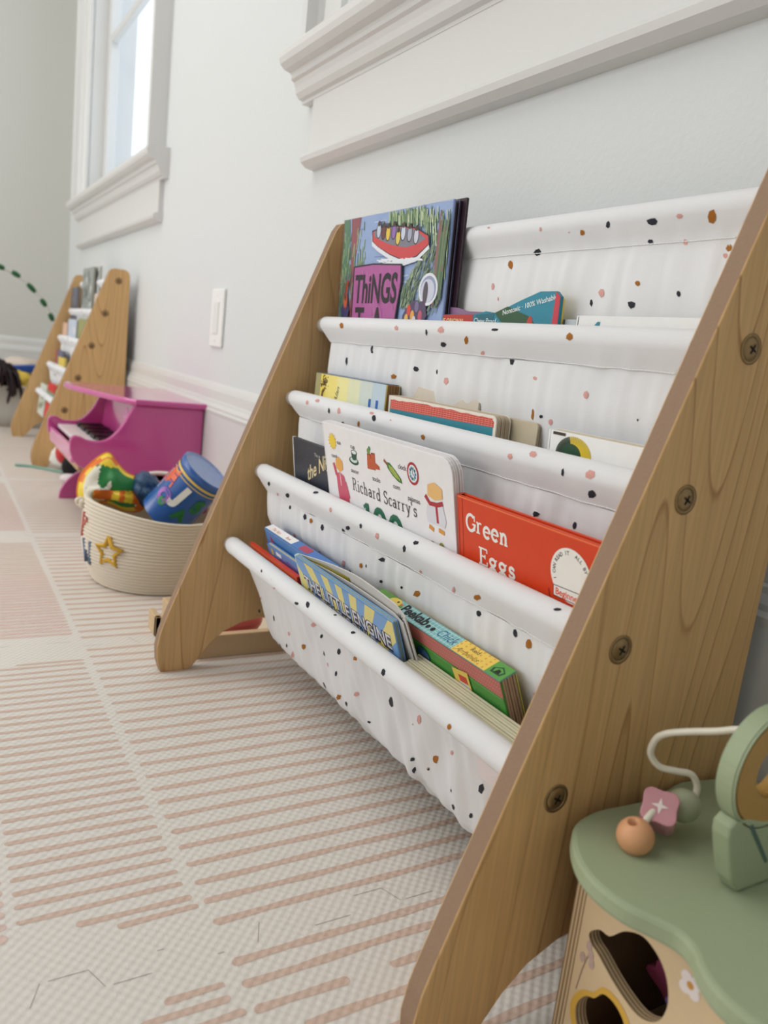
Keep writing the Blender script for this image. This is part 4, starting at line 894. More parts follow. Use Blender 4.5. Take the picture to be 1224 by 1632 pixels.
# ---- third pocket
h = .155
Mx = book_matrix(.5545, 0, .1750, .3282, .1664, -.15)
b = book('dark navy picture book with cursive title beside the white word book', G3, Mx, .15, h, .005, (34, 42, 56), spine=(226, 226, 226), pages=M_cream)
p = Print(); p.text('the Night', .022, .040, h - .047, (226, 208, 160), rot=.42, shear=.5, bold=.0003); p.text('The w', .006, .062, h - .014, (200, 200, 200))
for k in range(30): p.disc(rn.uniform(.01, .1), rn.uniform(.11, .15), .0003, (220, 220, 230), 5)
p.rect(.0, h - .056, .15, h - .052, (150, 40, 44)); p.rect(0, h - .075, .15, h - .056, (176, 176, 110)); p.build('cover_print', b)

w, h = .2500, .1800
Mx = book_matrix(.4493, 0, .1842, .3596, .1799, -.23)
b = book('large white board book of first words with round corners, third pocket', G3, Mx, w, h, .011, (240, 238, 240), kind='board', r=.015, spine=(236, 234, 238), leaves=3, pages=mat('white_leaf', (232, 230, 232), .6))
p = Print(); BK = (40, 40, 48); V = lambda v: h + v
for k in range(14):
    a = k * PI / 7; p.poly([(.0215 + .0068 * math.cos(a - .25), V(-.0188) + .0068 * math.sin(a - .25)), (.0215 + .0105 * math.cos(a), V(-.0188) + .0100 * math.sin(a)), (.0215 + .0068 * math.cos(a + .25), V(-.0188) + .0068 * math.sin(a + .25))], (232, 190, 40))
p.disc(.0215, V(-.0188), .0072, (240, 210, 60)); p.text('sun', .0068, .0325, V(-.0200), BK); p.text('comb', .0066, .0155, V(-.0368), BK)
p.text('cup', .0068, .0640, V(-.0195), BK); p.disc(.0690, V(-.0325), .0105, (24, 84, 66), ry=.0042); p.disc(.0690, V(-.0315), .0078, (210, 226, 216), ry=.0028)
p.poly([(.0645, V(-.0235)), (.0650, V(-.029)), (.067, V(-.0315)), (.073, V(-.0315)), (.0755, V(-.029)), (.0765, V(-.0235))], (24, 84, 66)); p.disc(.0708, V(-.0232), .0066, (24, 84, 66), ry=.0028); p.disc(.0708, V(-.0230), .0052, (226, 232, 232), ry=.0020); p.text('saucer', .0068, .0600, V(-.0455), BK)
for dx, dy in ((0, 0), (.0085, .002)):
    p.poly([(.1000 + dx, V(-.0195) + dy), (.1075 + dx, V(-.0190) + dy), (.1070 + dx, V(-.0280) + dy), (.1150 + dx, V(-.0305) + dy), (.1155 + dx, V(-.0340) + dy), (.0985 + dx, V(-.0350) + dy), (.0985 + dx, V(-.0300) + dy)], (194, 88, 44)); p.line([(.1000 + dx, V(-.0198) + dy), (.1075 + dx, V(-.0193) + dy)], .0014, (130, 50, 26))
p.disc(.1030, V(-.0165), .0030, (120, 150, 60)); p.disc(.1055, V(-.0135), .0024, (80, 140, 90)); p.text('socks', .0072, .1068, V(-.0455), BK)
p.poly([(.1375, V(-.0215)), (.1440, V(-.0210)), (.1540, V(-.0265)), (.1640, V(-.0330)), (.1660, V(-.0375)), (.1590, V(-.0370)), (.1490, V(-.0330)), (.1400, V(-.0270))], (48, 118, 50)); p.poly([(.1420, V(-.0232)), (.1500, V(-.0250)), (.1620, V(-.0335)), (.1625, V(-.0355)), (.1540, V(-.0335)), (.1440, V(-.0280))], (176, 190, 80)); p.line([(.1335, V(-.0200)), (.1400, V(-.0235))], .0028, (150, 84, 40))
for k in range(5): p.line([(.1445 + k * .0035, V(-.0240) - k * .002), (.1465 + k * .0035, V(-.0290) - k * .0016)], .0006, (90, 130, 40))
p.text('corn', .0070, .1480, V(-.0450), BK)
p.text('clock', .0070, .1600, V(-.0235), BK); p.disc(.1862, V(-.0238), .0100, (176, 40, 48), ry=.0108); p.disc(.1862, V(-.0238), .0076, (226, 234, 242), ry=.0083)
for a in range(10): p.disc(.1862 + .0046 * math.cos(a * .63), V(-.0238) + .0052 * math.sin(a * .63), .0016, [(60, 130, 170), (40, 90, 120), (120, 180, 150)][a % 3], 7)
p.line([(.1862, V(-.0238)), (.1862, V(-.018))], .0008, BK); p.line([(.1862, V(-.0238)), (.1890, V(-.0256))], .0008, BK)
p.text('pajamas', .0068, .1740, V(-.0510), BK)
# plain clothes in place of the two dressed figures
p.poly([(.0235, V(-.0535)), (.0330, V(-.0515)), (.0420, V(-.0540)), (.0490, V(-.0740)), (.0500, V(-.0900)), (.0260, V(-.0900)), (.0240, V(-.070))], (206, 84, 110)); p.line([(.0325, V(-.0525)), (.0335, V(-.066))], .0014, (236, 220, 226)); p.line([(.0240, V(-.0560)), (.0190, V(-.0430))], .0050, (206, 84, 110)); p.line([(.0440, V(-.060)), (.0505, V(-.077))], .0036, (206, 84, 110))
p.poly([(.0240, V(-.0470)), (.0325, V(-.0510)), (.0410, V(-.0470)), (.0410, V(-.0380)), (.0330, V(-.0340)), (.0250, V(-.0380))], (236, 172, 84))
p.poly([(.2080, V(-.0470)), (.2200, V(-.0440)), (.2330, V(-.0440)), (.2370, V(-.058)), (.2340, V(-.0640)), (.2070, V(-.0640)), (.2050, V(-.056))], (222, 222, 230)); p.line([(.2050, V(-.0400)), (.2120, V(-.0460)), (.2240, V(-.0450)), (.2330, V(-.0420))], .0042, (176, 40, 54)); p.line([(.2225, V(-.0450)), (.2235, V(-.0620))], .0036, (176, 40, 54))
p.poly([(.2090, V(-.0390)), (.2200, V(-.0415)), (.2330, V(-.0380)), (.2330, V(-.0290)), (.2210, V(-.0250)), (.2100, V(-.0290))], (236, 190, 120))
p.line([(.2085, V(-.0680)), (.2160, V(-.0700))], .0040, (222, 150, 60)); p.line([(.2240, V(-.0680)), (.2330, V(-.0690))], .0040, (222, 150, 60))
slab(p, "Richard Scarry's", .0135, .0600, V(-.0650), (40, 40, 44), w=.085, gap=.07, thin=.6, xs=1.02)
slab(p, '100', .030, .0790, V(-.1035), (26, 106, 74), w=.22, gap=.02, xs=1.42)
p.disc(.2127, V(-.0870), .0045, (150, 140, 50), ry=.006); p.disc(.2274, V(-.0850), .0045, (150, 140, 50), ry=.006)
p.build('cover_print', b)

w, h = .1706, .155
Mx = book_matrix(.1951, 0, .1796, .3316, .1718, -.20)
b = book('bright orange hardcover with white slab lettering at the right of the third pocket', G3, Mx, w, h, .008, (216, 64, 18), spine=(208, 60, 18), pages=mat('orange_shadow_pages', (196, 100, 60), .7))  # page block coloured a dull orange
p = Print(); p.line([(.0060, 0), (.0060, h)], .0007, (180, 54, 22)); p.line([(.0, h - .0012), (w, h - .0012)], .0012, (240, 120, 70))
WH = (240, 238, 232); V = lambda v: h + v
slab(p, 'Green', .0150, .0108, V(-.0278), WH, w=.18, jump=[0, .06, -.04, .0, -.02], gap=.08, xs=1.08)
slab(p, 'Eggs', .0150, .0272, V(-.0528), WH, w=.18, jump=[0, 0, 0, 0], gap=.06, xs=1.22)
p.clip = (0, 0, w - .0008, h)
p.disc(.1360, V(-.0305), .0205, WH, 40)
p.poly([(.1183, V(-.0415)), (.180, V(-.0395)), (.180, V(-.0500)), (.1183, V(-.0502))], (20, 20, 20)); p.poly([(.1189, V(-.0421)), (.180, V(-.0401)), (.180, V(-.0494)), (.1189, V(-.0496))], WH)
p.clip = None
p.text('I CAN READ IT', .0040, 0, 0, (20, 20, 20), bold=.00010, arc=(.1360, V(-.0305), .0155, math.radians(200), math.radians(8.4)))
p.text('ALL BY MYSELF', .0040, 0, 0, (20, 20, 20), bold=.00010, arc=(.1360, V(-.0305), .0155, math.radians(70), math.radians(8.8)))
p.text('Beginner Books', .0072, .1205, V(-.0482), (222, 74, 30), bold=.00015, fit=.0455); p.line([(.1131, V(-.0464)), (.1148, V(-.0545))], .0008, (150, 40, 20))
p.build('cover_print', b)

# ---- lowest pocket
h = .110
Mx = book_matrix(.5860, 0, .0805, .1856, .1976, -.30)
b = book('slim orange and red book against the front of the lowest pocket, far end', G4, Mx, .148, h, .005, (214, 86, 36), kind='soft', spine=(206, 60, 30), pages=ink(206, 60, 44))
h = .115
Mx = book_matrix(.5370, 0, .0900, .1985, .1950, -.35)
b = book('lower of the two blue books at the far end of the lowest pocket', G4, Mx, .125, h, .006, (84, 132, 190), kind='board', spine=(58, 104, 168), leaves=2)
p = Print(); p.rect(.010, h - .011, .017, h - .003, (190, 180, 90)); p.rect(.026, h - .008, .042, h - .003, (220, 230, 240)); p.clip = (0, 0, .12, h - .001); p.poly(jag([(.03, h - .014), (.06, h - .006), (.11, h - .010), (.12, h - .04), (.03, h - .04)], 4, .003, 8), (96, 84, 150)); p.build('cover_print', b)
h = .140
Mx = book_matrix(.5570, 0, .0810, .2128, .1918, -.35)
b = book('taller blue book with a white spine sticker at the far end of the lowest pocket', G4, Mx, .185, h, .012, (70, 124, 188), kind='board', spine=(60, 112, 180), leaves=3, pages=ink(74, 124, 186))
p = Print(); p.poly([(.012, h - .030), (.014, h - .006), (.024, h - .014), (.032, h - .03)], (176, 36, 48)); p.rect(0, h - .0015, .18, h - .0005, (120, 170, 220)); p.build('cover_print', b)
bm = bmesh.new(); box(bm, (0, h + .0001, -.0122), (.185, h + .0008, 0)); o = obj('spine_panel', bm, ink(70, 120, 190), b)
p = Print(lambda u, v, l: (u, h + .0008 + l, -.0004 - v)); p.rect(.001, .0004, .082, .0112, (240, 238, 236))
p.text('The Very', .0066, .016, .003, (196, 96, 70), bold=.0001); p.text('Book', .0056, .058, .0035, (170, 40, 60), bold=.0001); p.rect(.100, .001, .125, .0105, (176, 60, 90)); p.build('spine_sticker', b, 'white sticker with red print')

w, h = .2110, .128
Mx = book_matrix(.4240, 0, .0950, .2154, .2088, -.36)
b = book('board book with yellow and blue rays and a striped title, lowest pocket', G4, Mx, w, h, .0055, (110, 156, 204), kind='board', spine=(196, 216, 214), leaves=3, pages=mat('aqua_leaf', (190, 210, 206), .6))
p = Print(); cxr, cyr = .112, h - .105; p.clip = (.001, .001, w - .001, h - .001)
for k in range(22):
    a0, a1 = PI * k / 22, PI * (k + 1) / 22; R_ = .3
    p.poly([(cxr, cyr), (cxr + R_ * math.cos(a0), cyr + R_ * math.sin(a0)), (cxr + R_ * math.cos(a1), cyr + R_ * math.sin(a1))], (222, 208, 124) if k % 2 else (112, 156, 206))
p.clip = None; V = lambda v: h + v
def engine(t, size, u, v, f):
    p.text(t, size, u + .0010, v - .0008, (20, 24, 52), bold=.0019, fit=f); p.text(t, size, u, v, (214, 212, 220), bold=.0003, fit=f)
engine('THE LITTLE ENGINE', .0200, .0135, V(-.0325), .186); engine('THAT COULD', .0200, .0480, V(-.0485), .122)
p.build('cover_print', b)

# booklet fallen open behind the engine book: leaves fan out from its spine
root = thing('book', 'grey and white paperback fallen open behind the striped title book', 'book', group=G4, M=book_matrix(.4366, 0, .0955, .2122, .2022, -.45))
def sheet(top, t, fn_n, z0=.0):
    """leaf in the book's own frame: top is a list of (u, v), fn_n(s) how far it bends back"""
    bm = bmesh.new(); n = 16; A = []
    for k in range(n + 1):
        x = top[0][0] + (top[-1][0] - top[0][0]) * k / n
        for (xa, za), (xb, zb) in zip(top, top[1:]):
            if xa - 1e-9 <= x <= xb + 1e-9: zt = za + (zb - za) * (x - xa) / (xb - xa); break
        y = fn_n(k / n); A.append([bm.verts.new(c) for c in ((x, z0, y), (x, zt, y), (x, zt, y - t), (x, z0, y - t))])
    for P_, Q_ in zip(A, A[1:]):
        for q in range(4): bm.faces.new((P_[q], P_[(q + 1) % 4], Q_[(q + 1) % 4], Q_[q]))
    bm.faces.new(A[0][::-1]); bm.faces.new(A[-1]); return bm
M_grey = mat('paper_grey', (206, 204, 200), .6)
obj('front_leaf', sheet([(0, .128), (.12, .134), (.215, .137), (.228, .137), (.232, .133)], .0008, lambda t: -.0006 - .004 * math.sin(PI * t)), M_grey, root)
obj('back_leaf', sheet([(0, .129), (.08, .139), (.14, .1450), (.222, .1465), (.232, .1450), (.236, .140)], .0012, lambda t: -.0020 - .006 * math.sin(PI * t)), M_grey, root)
obj('olive_leaf', sheet([(0.002, .1285), (.06, .134), (.12, .136)], .0006, lambda t: -.0014 - .006 * t), ink(150, 140, 44), root)
p = Print(lambda u, v, l: (u, v, -.0020 - .006 * math.sin(PI * min(1, u / .236)) + l))
for k in range(9): p.line([(.214, .098 + k * .0040), (.232 + rn.uniform(-.003, .002), .0975 + k * .0040)], .0006, (110, 110, 110))
for k in range(10): a = k * .63; p.line([(.226, .134), (.226 + .006 * math.cos(a), .134 + .006 * math.sin(a))], .0008, (70, 70, 74))
p.build('leaf_print', root)

root = thing('book', 'board book with cream page edges up at the front right of the lowest pocket', 'book', M=book_matrix(.2090, 0, .0860, .1792, .1959, -.44), group=G4)
for k in range(7):
    bm = bmesh.new(); box(bm, (.0, 0, -.0025 * k - .0021), (.168, .1015 - .0004 * (k % 2), -.0025 * k), bev=.0003); o = obj('leaf', bm, mat('cream_leaf', (206, 200, 172), .7), root)

# board book with chick: spine up, leaning out
w, h, t_ = .2010, .133, .0158
Mx = book_matrix(.2885, 0, .0910, .2126, .1900, -.44)
GR = (66, 146, 58); V = lambda v: h + v
b = book('thick green board book with a printed spine up at the right of the lowest pocket', G4, Mx, w, h, t_, GR, kind='board', spine=(GR), leaves=5, back=(226, 200, 90), pages=mat('tan_leaf', (176, 152, 128), .8))
p = Print(); p.rect(0, 0, w, h, GR); p.rect(0, V(-.0155), w, h, (196, 112, 104))
for k in range(70):
    for j in range(4): p.line([(k * w / 70 + .0004, V(-.0145) + j * .0040), (k * w / 70 + .0020, V(-.0130) + j * .0040)], .0004, (224, 160, 146))
p.line([(0, V(-.0162)), (w, V(-.0162))], .0008, (110, 180, 90))
p.disc(.086, V(-.026), .010, (44, 92, 140), ry=.007); p.line([(.090, V(-.028)), (.106, V(-.040))], .002, (24, 50, 60))
p.poly([(.1330, V(-.0175)), (.1560, V(-.0130)), (.1590, V(-.0460)), (.1360, V(-.0430))], (232, 204, 90)); p.poly([(.1410, V(-.0205)), (.1530, V(-.0190)), (.1540, V(-.0260)), (.1420, V(-.0270))], (206, 50, 44)); p.poly([(.1400, V(-.0275)), (.1550, V(-.0265)), (.1560, V(-.0320)), (.1410, V(-.0330))], (226, 226, 220)); p.poly([(.1400, V(-.0350)), (.1570, V(-.0340)), (.1580, V(-.0440)), (.1410, V(-.0430))], (160, 60, 110))
for k in range(7): p.line([(.1650 + k * .0048, V(-.0240)), (.1652 + k * .0048, V(-.0440))], .0004, (30, 70, 36))
p.build('cover_print', b)
bm = bmesh.new(); box(bm, (0, h + .0001, -t_), (w, h + .0010, 0)); obj('spine_panel', bm, ink(120, 176, 180), b)
p = Print(lambda u, v, l: (u, h + .0010 + l, -v))
p.rect(0, 0, w, t_, (128, 186, 188)); p.poly([(0, 0), (0, t_), (.034, t_), (.048, t_ * .6), (.044, 0)], (96, 150, 60)); p.disc(.033, t_ * .66, .0095, (236, 208, 90), ry=.0048); p.disc(.036, t_ * .74, .0014, (20, 20, 20), 8); p.poly([(.041, t_ * .6), (.047, t_ * .7), (.041, t_ * .8)], (220, 120, 50))
for k in range(19): p.line([(.048 + k * .0048, 0), (.048 + k * .0048, t_)], .0004, (206, 232, 230))
for k in range(4): p.line([(.046, k * t_ / 4 + .002), (.1365, k * t_ / 4 + .002)], .0004, (206, 232, 230))
p.text('Peekab', .0150, .0480, .0045, (14, 18, 22), bold=.0006, fit=.0420); p.disc(.0936, .0067, .0025, (14, 18, 22)); p.disc(.1008, .0067, .0025, (14, 18, 22))
p.text('Chick', .0130, .1080, .0040, (40, 96, 140), bold=.0, shear=.2, fit=.0265)
p.rect(.1365, 0, .1815, t_, (238, 202, 90))
for k in range(28): p.disc(.1385 + (k % 7) * .0064, .0020 + (k // 7) * .0042, .0010, (216, 160, 80), 8)
p.text('Reid', .0062, .1510, .0092, (60, 50, 40)); p.text('Arrhenius', .0070, .1395, .0022, (130, 100, 50), shear=.5)
p.rect(.1815, 0, w, t_, (92, 160, 72)); p.poly([(.185, .003), (.196, .003), (.198, .008), (.1910, .0125), (.184, .008)], (30, 70, 40)); p.poly([(.187, .0045), (.1945, .0045), (.196, .008), (.191, .0110), (.186, .008)], (92, 160, 72)); p.poly([(.188, .0045), (.194, .0045), (.193, .008), (.190, .0088)], (16, 24, 20))
p.build('spine_print', b, 'printed spine with teal check, yellow and green blocks')
# woven tag
pr = tagp; pr.rect(0, 0, .040, .026, (232, 222, 224)); pr.text('3 Sprouts', .0085, .006, .0155, (60, 56, 60)); pr.line([(.005, .010), (.034, .010)], .0006, (150, 140, 144)); pr.line([(.005, .0065), (.030, .0065)], .0005, (150, 140, 144))
pr.build('maker_tag', [c for c in shelf.children if c.name.startswith('fabric_sling')][-1])

# ================================================================== PINK TOY PIANO
PK = mat('pink_lacquer', (200, 76, 148), .12, .6, coat=.6, var=.01)
t = thing('toy_piano', 'glossy pink toy grand piano between the rope basket and the distant bookshelf', 'toy piano', (1.38, .02, 0))
SIDE = [(0, .10), (0, .276), (.150, .276)] + sp2([(.150, .276), (.158, .262), (.178, .225), (.205, .199), (.238, .196), (.255, .203), (.268, .205), (.276, .196), (.276, .172), (.266, .150), (.246, .136), (.20, .13), (.12, .12)], 5, False)[1:] + [(.10, .10)]
for x0 in (0, .342):
    bm = bmesh.new(); prism(bm, SIDE, to_yz, x0, x0 + .014, bev=.003); obj('side_panel', bm, PK, t)
bm = bmesh.new(); box(bm, (.014, 0, .10), (.342, .008, .272)); obj('back_panel', bm, PK, t)
bm = bmesh.new(); box(bm, (.014, .0, .128), (.342, .258, .146), bev=.003); obj('key_bed', bm, mat('piano_ply', (196, 160, 128), .6), t)
bm = bmesh.new(); box(bm, (.014, .262, .146), (.342, .272, .178), bev=.003); obj('front_rail', bm, mat('pink_lacquer_pale', (226, 130, 184), .15, .6, coat=.5), t)
bm = bmesh.new(); prism(bm, [(.150, .146), (.158, .146), (.142, .270), (.134, .270)], to_yz, .014, .342); obj('fallboard', bm, PK, t)
p = Print(lambda u, v, l: (.104 - u, .1452 - v * .129 + l, .246 + v)); p.disc(0, 0, .0150, (214, 100, 168)); p.disc(0, 0, .0125, (232, 160, 206)); p.line([(-.006, -.003), (.006, .003)], .003, (190, 80, 150)); p.line([(-.005, .004), (.004, -.005)], .0018, (190, 80, 150)); p.build('emblem', t)
for k in range(18):
    bm = bmesh.new(); box(bm, (.018 + k * .018, .156, .178), (.018 + k * .018 + .0172, .254, .187), bev=.0012); obj('white_key', bm, mat('key_white', (236, 228, 230), .25), t)
for k in range(17):
    if k % 7 in (2, 6): continue
    bm = bmesh.new(); box(bm, (.018 + (k + 1) * .018 - .005, .157, .186), (.018 + (k + 1) * .018 + .005, .216, .197), bev=.0015); obj('black_key', bm, mat('key_black', (18, 14, 18), .2), t)
# curved lid
bm = bmesh.new()
LID = [(-.008, -.004), (-.008, .150)] + sp2([(-.008, .150), (.03, .172), (.09, .192), (.17, .214), (.25, .236), (.32, .246), (.352, .240), (.364, .226)], 5, False)[1:] + [(.364, -.004)]
prism(bm, LID, to_xy, .276, .289, bev=.004); obj('lid', bm, PK, t)
for x0 in (.0, .342):
    bm = bmesh.new()
    lg = sp2([(.246, .0), (.244, .016), (.232, .040), (.210, .062), (.18, .078), (.15, .10), (.145, .13)], 5, False) + [(.03, .13), (.03, .10), (.075, .07), (.13, .05), (.165, .030), (.18, .0)]
    prism(bm, lg, to_yz, x0, x0 + .014, bev=.002); obj('leg', bm, PK, t)
    bm = bmesh.new(); prism(bm, [(.02, 0), (.02, .13), (.05, .13), (.045, 0)], to_yz, x0, x0 + .014); obj('leg', bm, PK, t)

# ================================================================== ROPE BASKET
bc = (1.052, .187); R0, Hb = .128, .150
M_rope = mat('cotton_rope', (228, 218, 200), .9, .1, bump=.5, bscale=700, var=.04)
t = thing('rope_basket', 'cream cotton rope basket embroidered with a yellow star, full of toys', 'basket', (bc[0], bc[1], 0))
def rim(a): return .004 - .011 * math.cos(a - 3.6) + .003 * math.cos(3 * a)
def rad(h): return R0 * (.90 + .13 * math.sin(min(1, h / .07) * PI / 2) - .03 * max(0, (h - .09) / .06))
bm = bmesh.new(); seg = 72; rows = []
NR = 24
for r in range(NR):
    h0, h1 = r / NR, (r + 1) / NR
    for q in range(5):
        f = h0 + (h1 - h0) * q / 4; bulge = math.sin(PI * q / 4) * .0022; ring = []
        for k in range(seg):
            a = 2 * PI * k / seg; hh = f * (Hb - .014 + rim(a) * (f)); R_ = rad(f * Hb) + bulge + .002 * math.sin(3 * a + f * 4)
            ring.append(bm.verts.new((R_ * math.cos(a), R_ * math.sin(a), hh + .001)))
        rows.append(ring)
top = rows[-1]
inner = []
for f in (1, .6, .1):
    inner.append([bm.verts.new(((rad(f * Hb) - .006) * math.cos(2 * PI * k / seg), (rad(f * Hb) - .006) * math.sin(2 * PI * k / seg), f * (Hb - .014 + rim(2 * PI * k / seg) * f) - .001)) for k in range(seg)])
rows += inner
for A, B in zip(rows, rows[1:]):
    for k in range(seg): f = bm.faces.new((A[k], A[(k + 1) % seg], B[(k + 1) % seg], B[k])); f.smooth = True
bm.faces.new(rows[0][::-1]); bm.faces.new(rows[-1])
obj('rope_body', bm, M_rope, t)
def bpt(a, z, l=.004): return ((rad(z) + l) * math.cos(a), (rad(z) + l) * math.sin(a), z)
def amap(pts, a0, z0, l=.004): return [bpt(a0 + u / R0, z0 + v, l) for u, v in pts]
star = []
for k in range(11):
    a = PI / 2 + k * PI / 5; r = .0265 if k % 2 == 0 else .0125; star.append((r * math.cos(a), r * math.sin(a)))
bm = bmesh.new(); tube(bm, amap(star, math.radians(128), .070, .0035), .0032, 8, caps=True); tube(bm, amap([(x * .8, y * .8) for x, y in star], math.radians(128), .070, .0035), .002, 6)
obj('star_embroidery', bm, mat('mustard_yarn', (216, 172, 70), .9, .1, bump=.5, bscale=900), t)
bm = bmesh.new(); tube(bm, amap([(-.012, .02), (-.008, -.02), (.0, .0), (.008, -.02), (.012, .02)], math.radians(103), .058, .0035), .003, 8); obj('yarn_letter', bm, mat('slate_yarn', (110, 126, 150), .9), t)
bm = bmesh.new(); tube(bm, amap([(-.01, -.02), (-.01, .02), (.008, .012), (-.008, .0)], math.radians(98), .100, .0035), .003, 8); obj('yarn_letter', bm, mat('coral_yarn', (206, 120, 110), .9), t)
for a in (math.radians(84), math.radians(-85)):
    bm = bmesh.new(); c = bpt(a, .135, .006)
    for k in range(7): ball(bm, (c[0] + random.uniform(-.006, .006), c[1] + random.uniform(-.006, .006), c[2] + random.uniform(-.006, .006)), .006, seg=10)
    obj('handle_knot', bm, M_rope, t)

def cloth_blob(name, c, sz, mats, fidx, seed, amp=.3, rot=0.0, parent=None, pw=1.0, seg=48):
    bm = bmesh.new(); bmesh.ops.create_uvsphere(bm, u_segments=seg, v_segments=seg // 2, radius=1)
    for v in bm.verts:
        n = v.co.normalized(); d = 1 + amp * noise.noise(n * 1.7 + Vector((seed, 0, 0))) + amp * .45 * noise.noise(n * 5 + Vector((0, seed, 0)))
        q = Vector((math.copysign(abs(n.x) ** pw, n.x), math.copysign(abs(n.y) ** pw, n.y), math.copysign(abs(n.z) ** pw, n.z))) * d
        q = Vector((q.x * sz[0], q.y * sz[1], q.z * sz[2])); q.rotate(Matrix.Rotation(rot, 3, 'X')); v.co = q
    for f in bm.faces:
        f.smooth = True; f.material_index = fidx(f.calc_center_median(), f.normal) if callable(fidx) else 0
    return obj(name, bm, mats, parent, loc=c)

sc = Vector((1.128, .258, .150)); sn = (Vector(CPOS) - sc).normalized(); su = Vector((0, 0, 1)).cross(sn).normalized(); sv = sn.cross(su)
t2 = thing('silk_scarf', 'crumpled green, white and yellow silk scarf spilling over the basket rim', 'scarf', sc)
SO = sp2([(-.054, -.030), (-.060, .0), (-.048, .030), (-.014, .060), (.004, .044), (.022, .026), (.050, .014), (.060, -.008), (.052, -.040), (.022, -.044), (-.010, -.032)], 6)
bm = bmesh.new(); NRr = 22; rows_ = []
smats = [mat('silk_yellow', (240, 208, 60), .4), mat('silk_orange', (232, 116, 34), .4), mat('silk_green', (42, 128, 66), .4), mat('silk_white', (236, 232, 216), .4)]
def spos(k, r):
    u, v = SO[k]; rr = r; fold = .5 + .5 * math.sin(u * rr * 120 + v * rr * 60)
    d = .026 * math.sqrt(max(0, 1 - rr ** 2.6)) + .007 * noise.noise(Vector((u * rr * 40, v * rr * 40, 3))) * (1 - rr ** 4) + .003 * fold * (1 - rr ** 4)
    if v * rr < -.010 - .1 * u: d += .007 * (1 - rr ** 6)
    return su * (u * rr) + sv * (v * rr) + sn * d
rows_ = [[bm.verts.new(spos(k, (q + 1) / NRr)) for k in range(len(SO))] for q in range(NRr)]
cv = bm.verts.new(spos(0, 0)); back = [bm.verts.new(su * SO[k][0] * .7 + sv * SO[k][1] * .7 - sn * .026) for k in range(len(SO))]
def smi(k, r):
    u, v = SO[k][0] * r, SO[k][1] * r; n_ = noise.noise(Vector((u * 34, v * 34, 9))); n2 = noise.noise(Vector((u * 55, v * 22, 1)))
    if r > .84: return 1 if n_ > .12 else 0
    if -.026 - .1 * u < v < -.008 + .10 * u + .004 * n2 and u > -.045: return 1 if n2 > -.12 else 0
    if v > .034: return 0
    return 3 if (n2 > .20 or (u < -.026 and n_ < .1)) else 2
m_ = len(SO)
for q in range(NRr - 1):
    for k in range(m_): f = bm.faces.new((rows_[q][k], rows_[q][(k + 1) % m_], rows_[q + 1][(k + 1) % m_], rows_[q + 1][k])); f.smooth = True; f.material_index = smi(k, (q + 1.5) / NRr)
for k in range(m_):
    f = bm.faces.new((cv, rows_[0][(k + 1) % m_], rows_[0][k])); f.smooth = True; f.material_index = 2
    f = bm.faces.new((rows_[-1][k], rows_[-1][(k + 1) % m_], back[(k + 1) % m_], back[k])); f.smooth = True
bm.faces.new(back)
bmesh.ops.recalc_face_normals(bm, faces=bm.faces)
obj('scarf_body', bm, smats, t2)
bm = bmesh.new(); tube(bm, [su * u + sv * v + sn * .001 for u, v in SO], .0018, 8, closed=True); obj('scarf_hem', bm, mat('orange_hem', (226, 130, 40), .5), t2)
o = cloth_blob('sequin_pouch', (1.105, .205, .150), (.035, .024, .034), mat('navy_sequin', (26, 70, 110), .3, .6, bump=.9, bscale=260, var=.5), 0, 9.1, .25, -.3)
tag(o, 'dark blue sequinned pouch wedged beside the silk scarf in the basket', 'pouch')
o = cloth_blob('red_cloth', (1.110, .150, .128), (.052, .058, .034), mat('red_cloth', (176, 30, 54), .7, .2, bump=.4, bscale=60), 0, 2.1, .3, .2)
tag(o, 'crumpled red cloth in the middle of the rope basket', 'cloth')
bm = bmesh.new(); tube(bm, spline([(1.17, .215, .150), (1.165, .195, .165), (1.15, .165, .172), (1.125, .13, .170), (1.10, .10, .160)], 8), .0045, 10)
o = obj('looped_cord', bm, mat('striped_cord', (222, 216, 206), .8), t); o.parent = None; tag(o, 'white rope cord looped behind the scarf at the back of the basket', 'cord')

# painted tin drum
ax = Vector((-.366, -.458, .741)).normalized(); top = Vector((.992, .130, .207)); Rd = .0455; Ld = .115
t = thing('tin_drum', 'blue metal toy tin covered with coloured letters, tipped in the basket', 'toy tin')
t.location = top - ax * Ld; TL = top - t.location
M_tin = mat('blue_tin', (34, 92, 170), .25, .6, coat=.4); 
bm = bmesh.new(); lathe(bm, [(Rd, -Ld), (Rd, -.010), (Rd + .0015, -.008), (Rd + .0015, 0), (Rd - .001, .001)], TL, 56, 0, ax); obj('tin_body', bm, M_tin, t)
bm = bmesh.new(); lathe(bm, [(Rd - .001, .001), (Rd - .004, -.002), (Rd - .006, -.0025), (.0005, -.0025)], TL, 56, 0, ax); obj('tin_lid', bm, mat('pale_blue_lid', (140, 160, 206), .35, .5, var=.2), t)
for h0, h1, m_ in ((-.018, -.0135, (226, 196, 90)), (-.0245, -.0225, (226, 196, 90))):
    bm = bmesh.new(); lathe(bm, [(Rd + .0004, h0), (Rd + .0006, h1)], TL, 56, 0, ax); obj('gold_band', bm, ink(*m_), t)
view = Vector((-.326, .555, .436)) - top; e1 = (view - ax * view.dot(ax)).normalized(); e2 = ax.cross(e1)
def dr(u, v, l): a = u / Rd; return TL + ax * v + (e1 * math.cos(a) + e2 * math.sin(a)) * (Rd + .0006 + l)
p = Print(dr)
p.text('E', .042, -.050, -.052, (228, 96, 50), bold=.0035, rot=.1); p.text('J', .046, -.008, -.062, (236, 236, 230), bold=.0032, rot=-.1); p.text('O', .034, -.040, -.082, (166, 100, 190), bold=.0025)
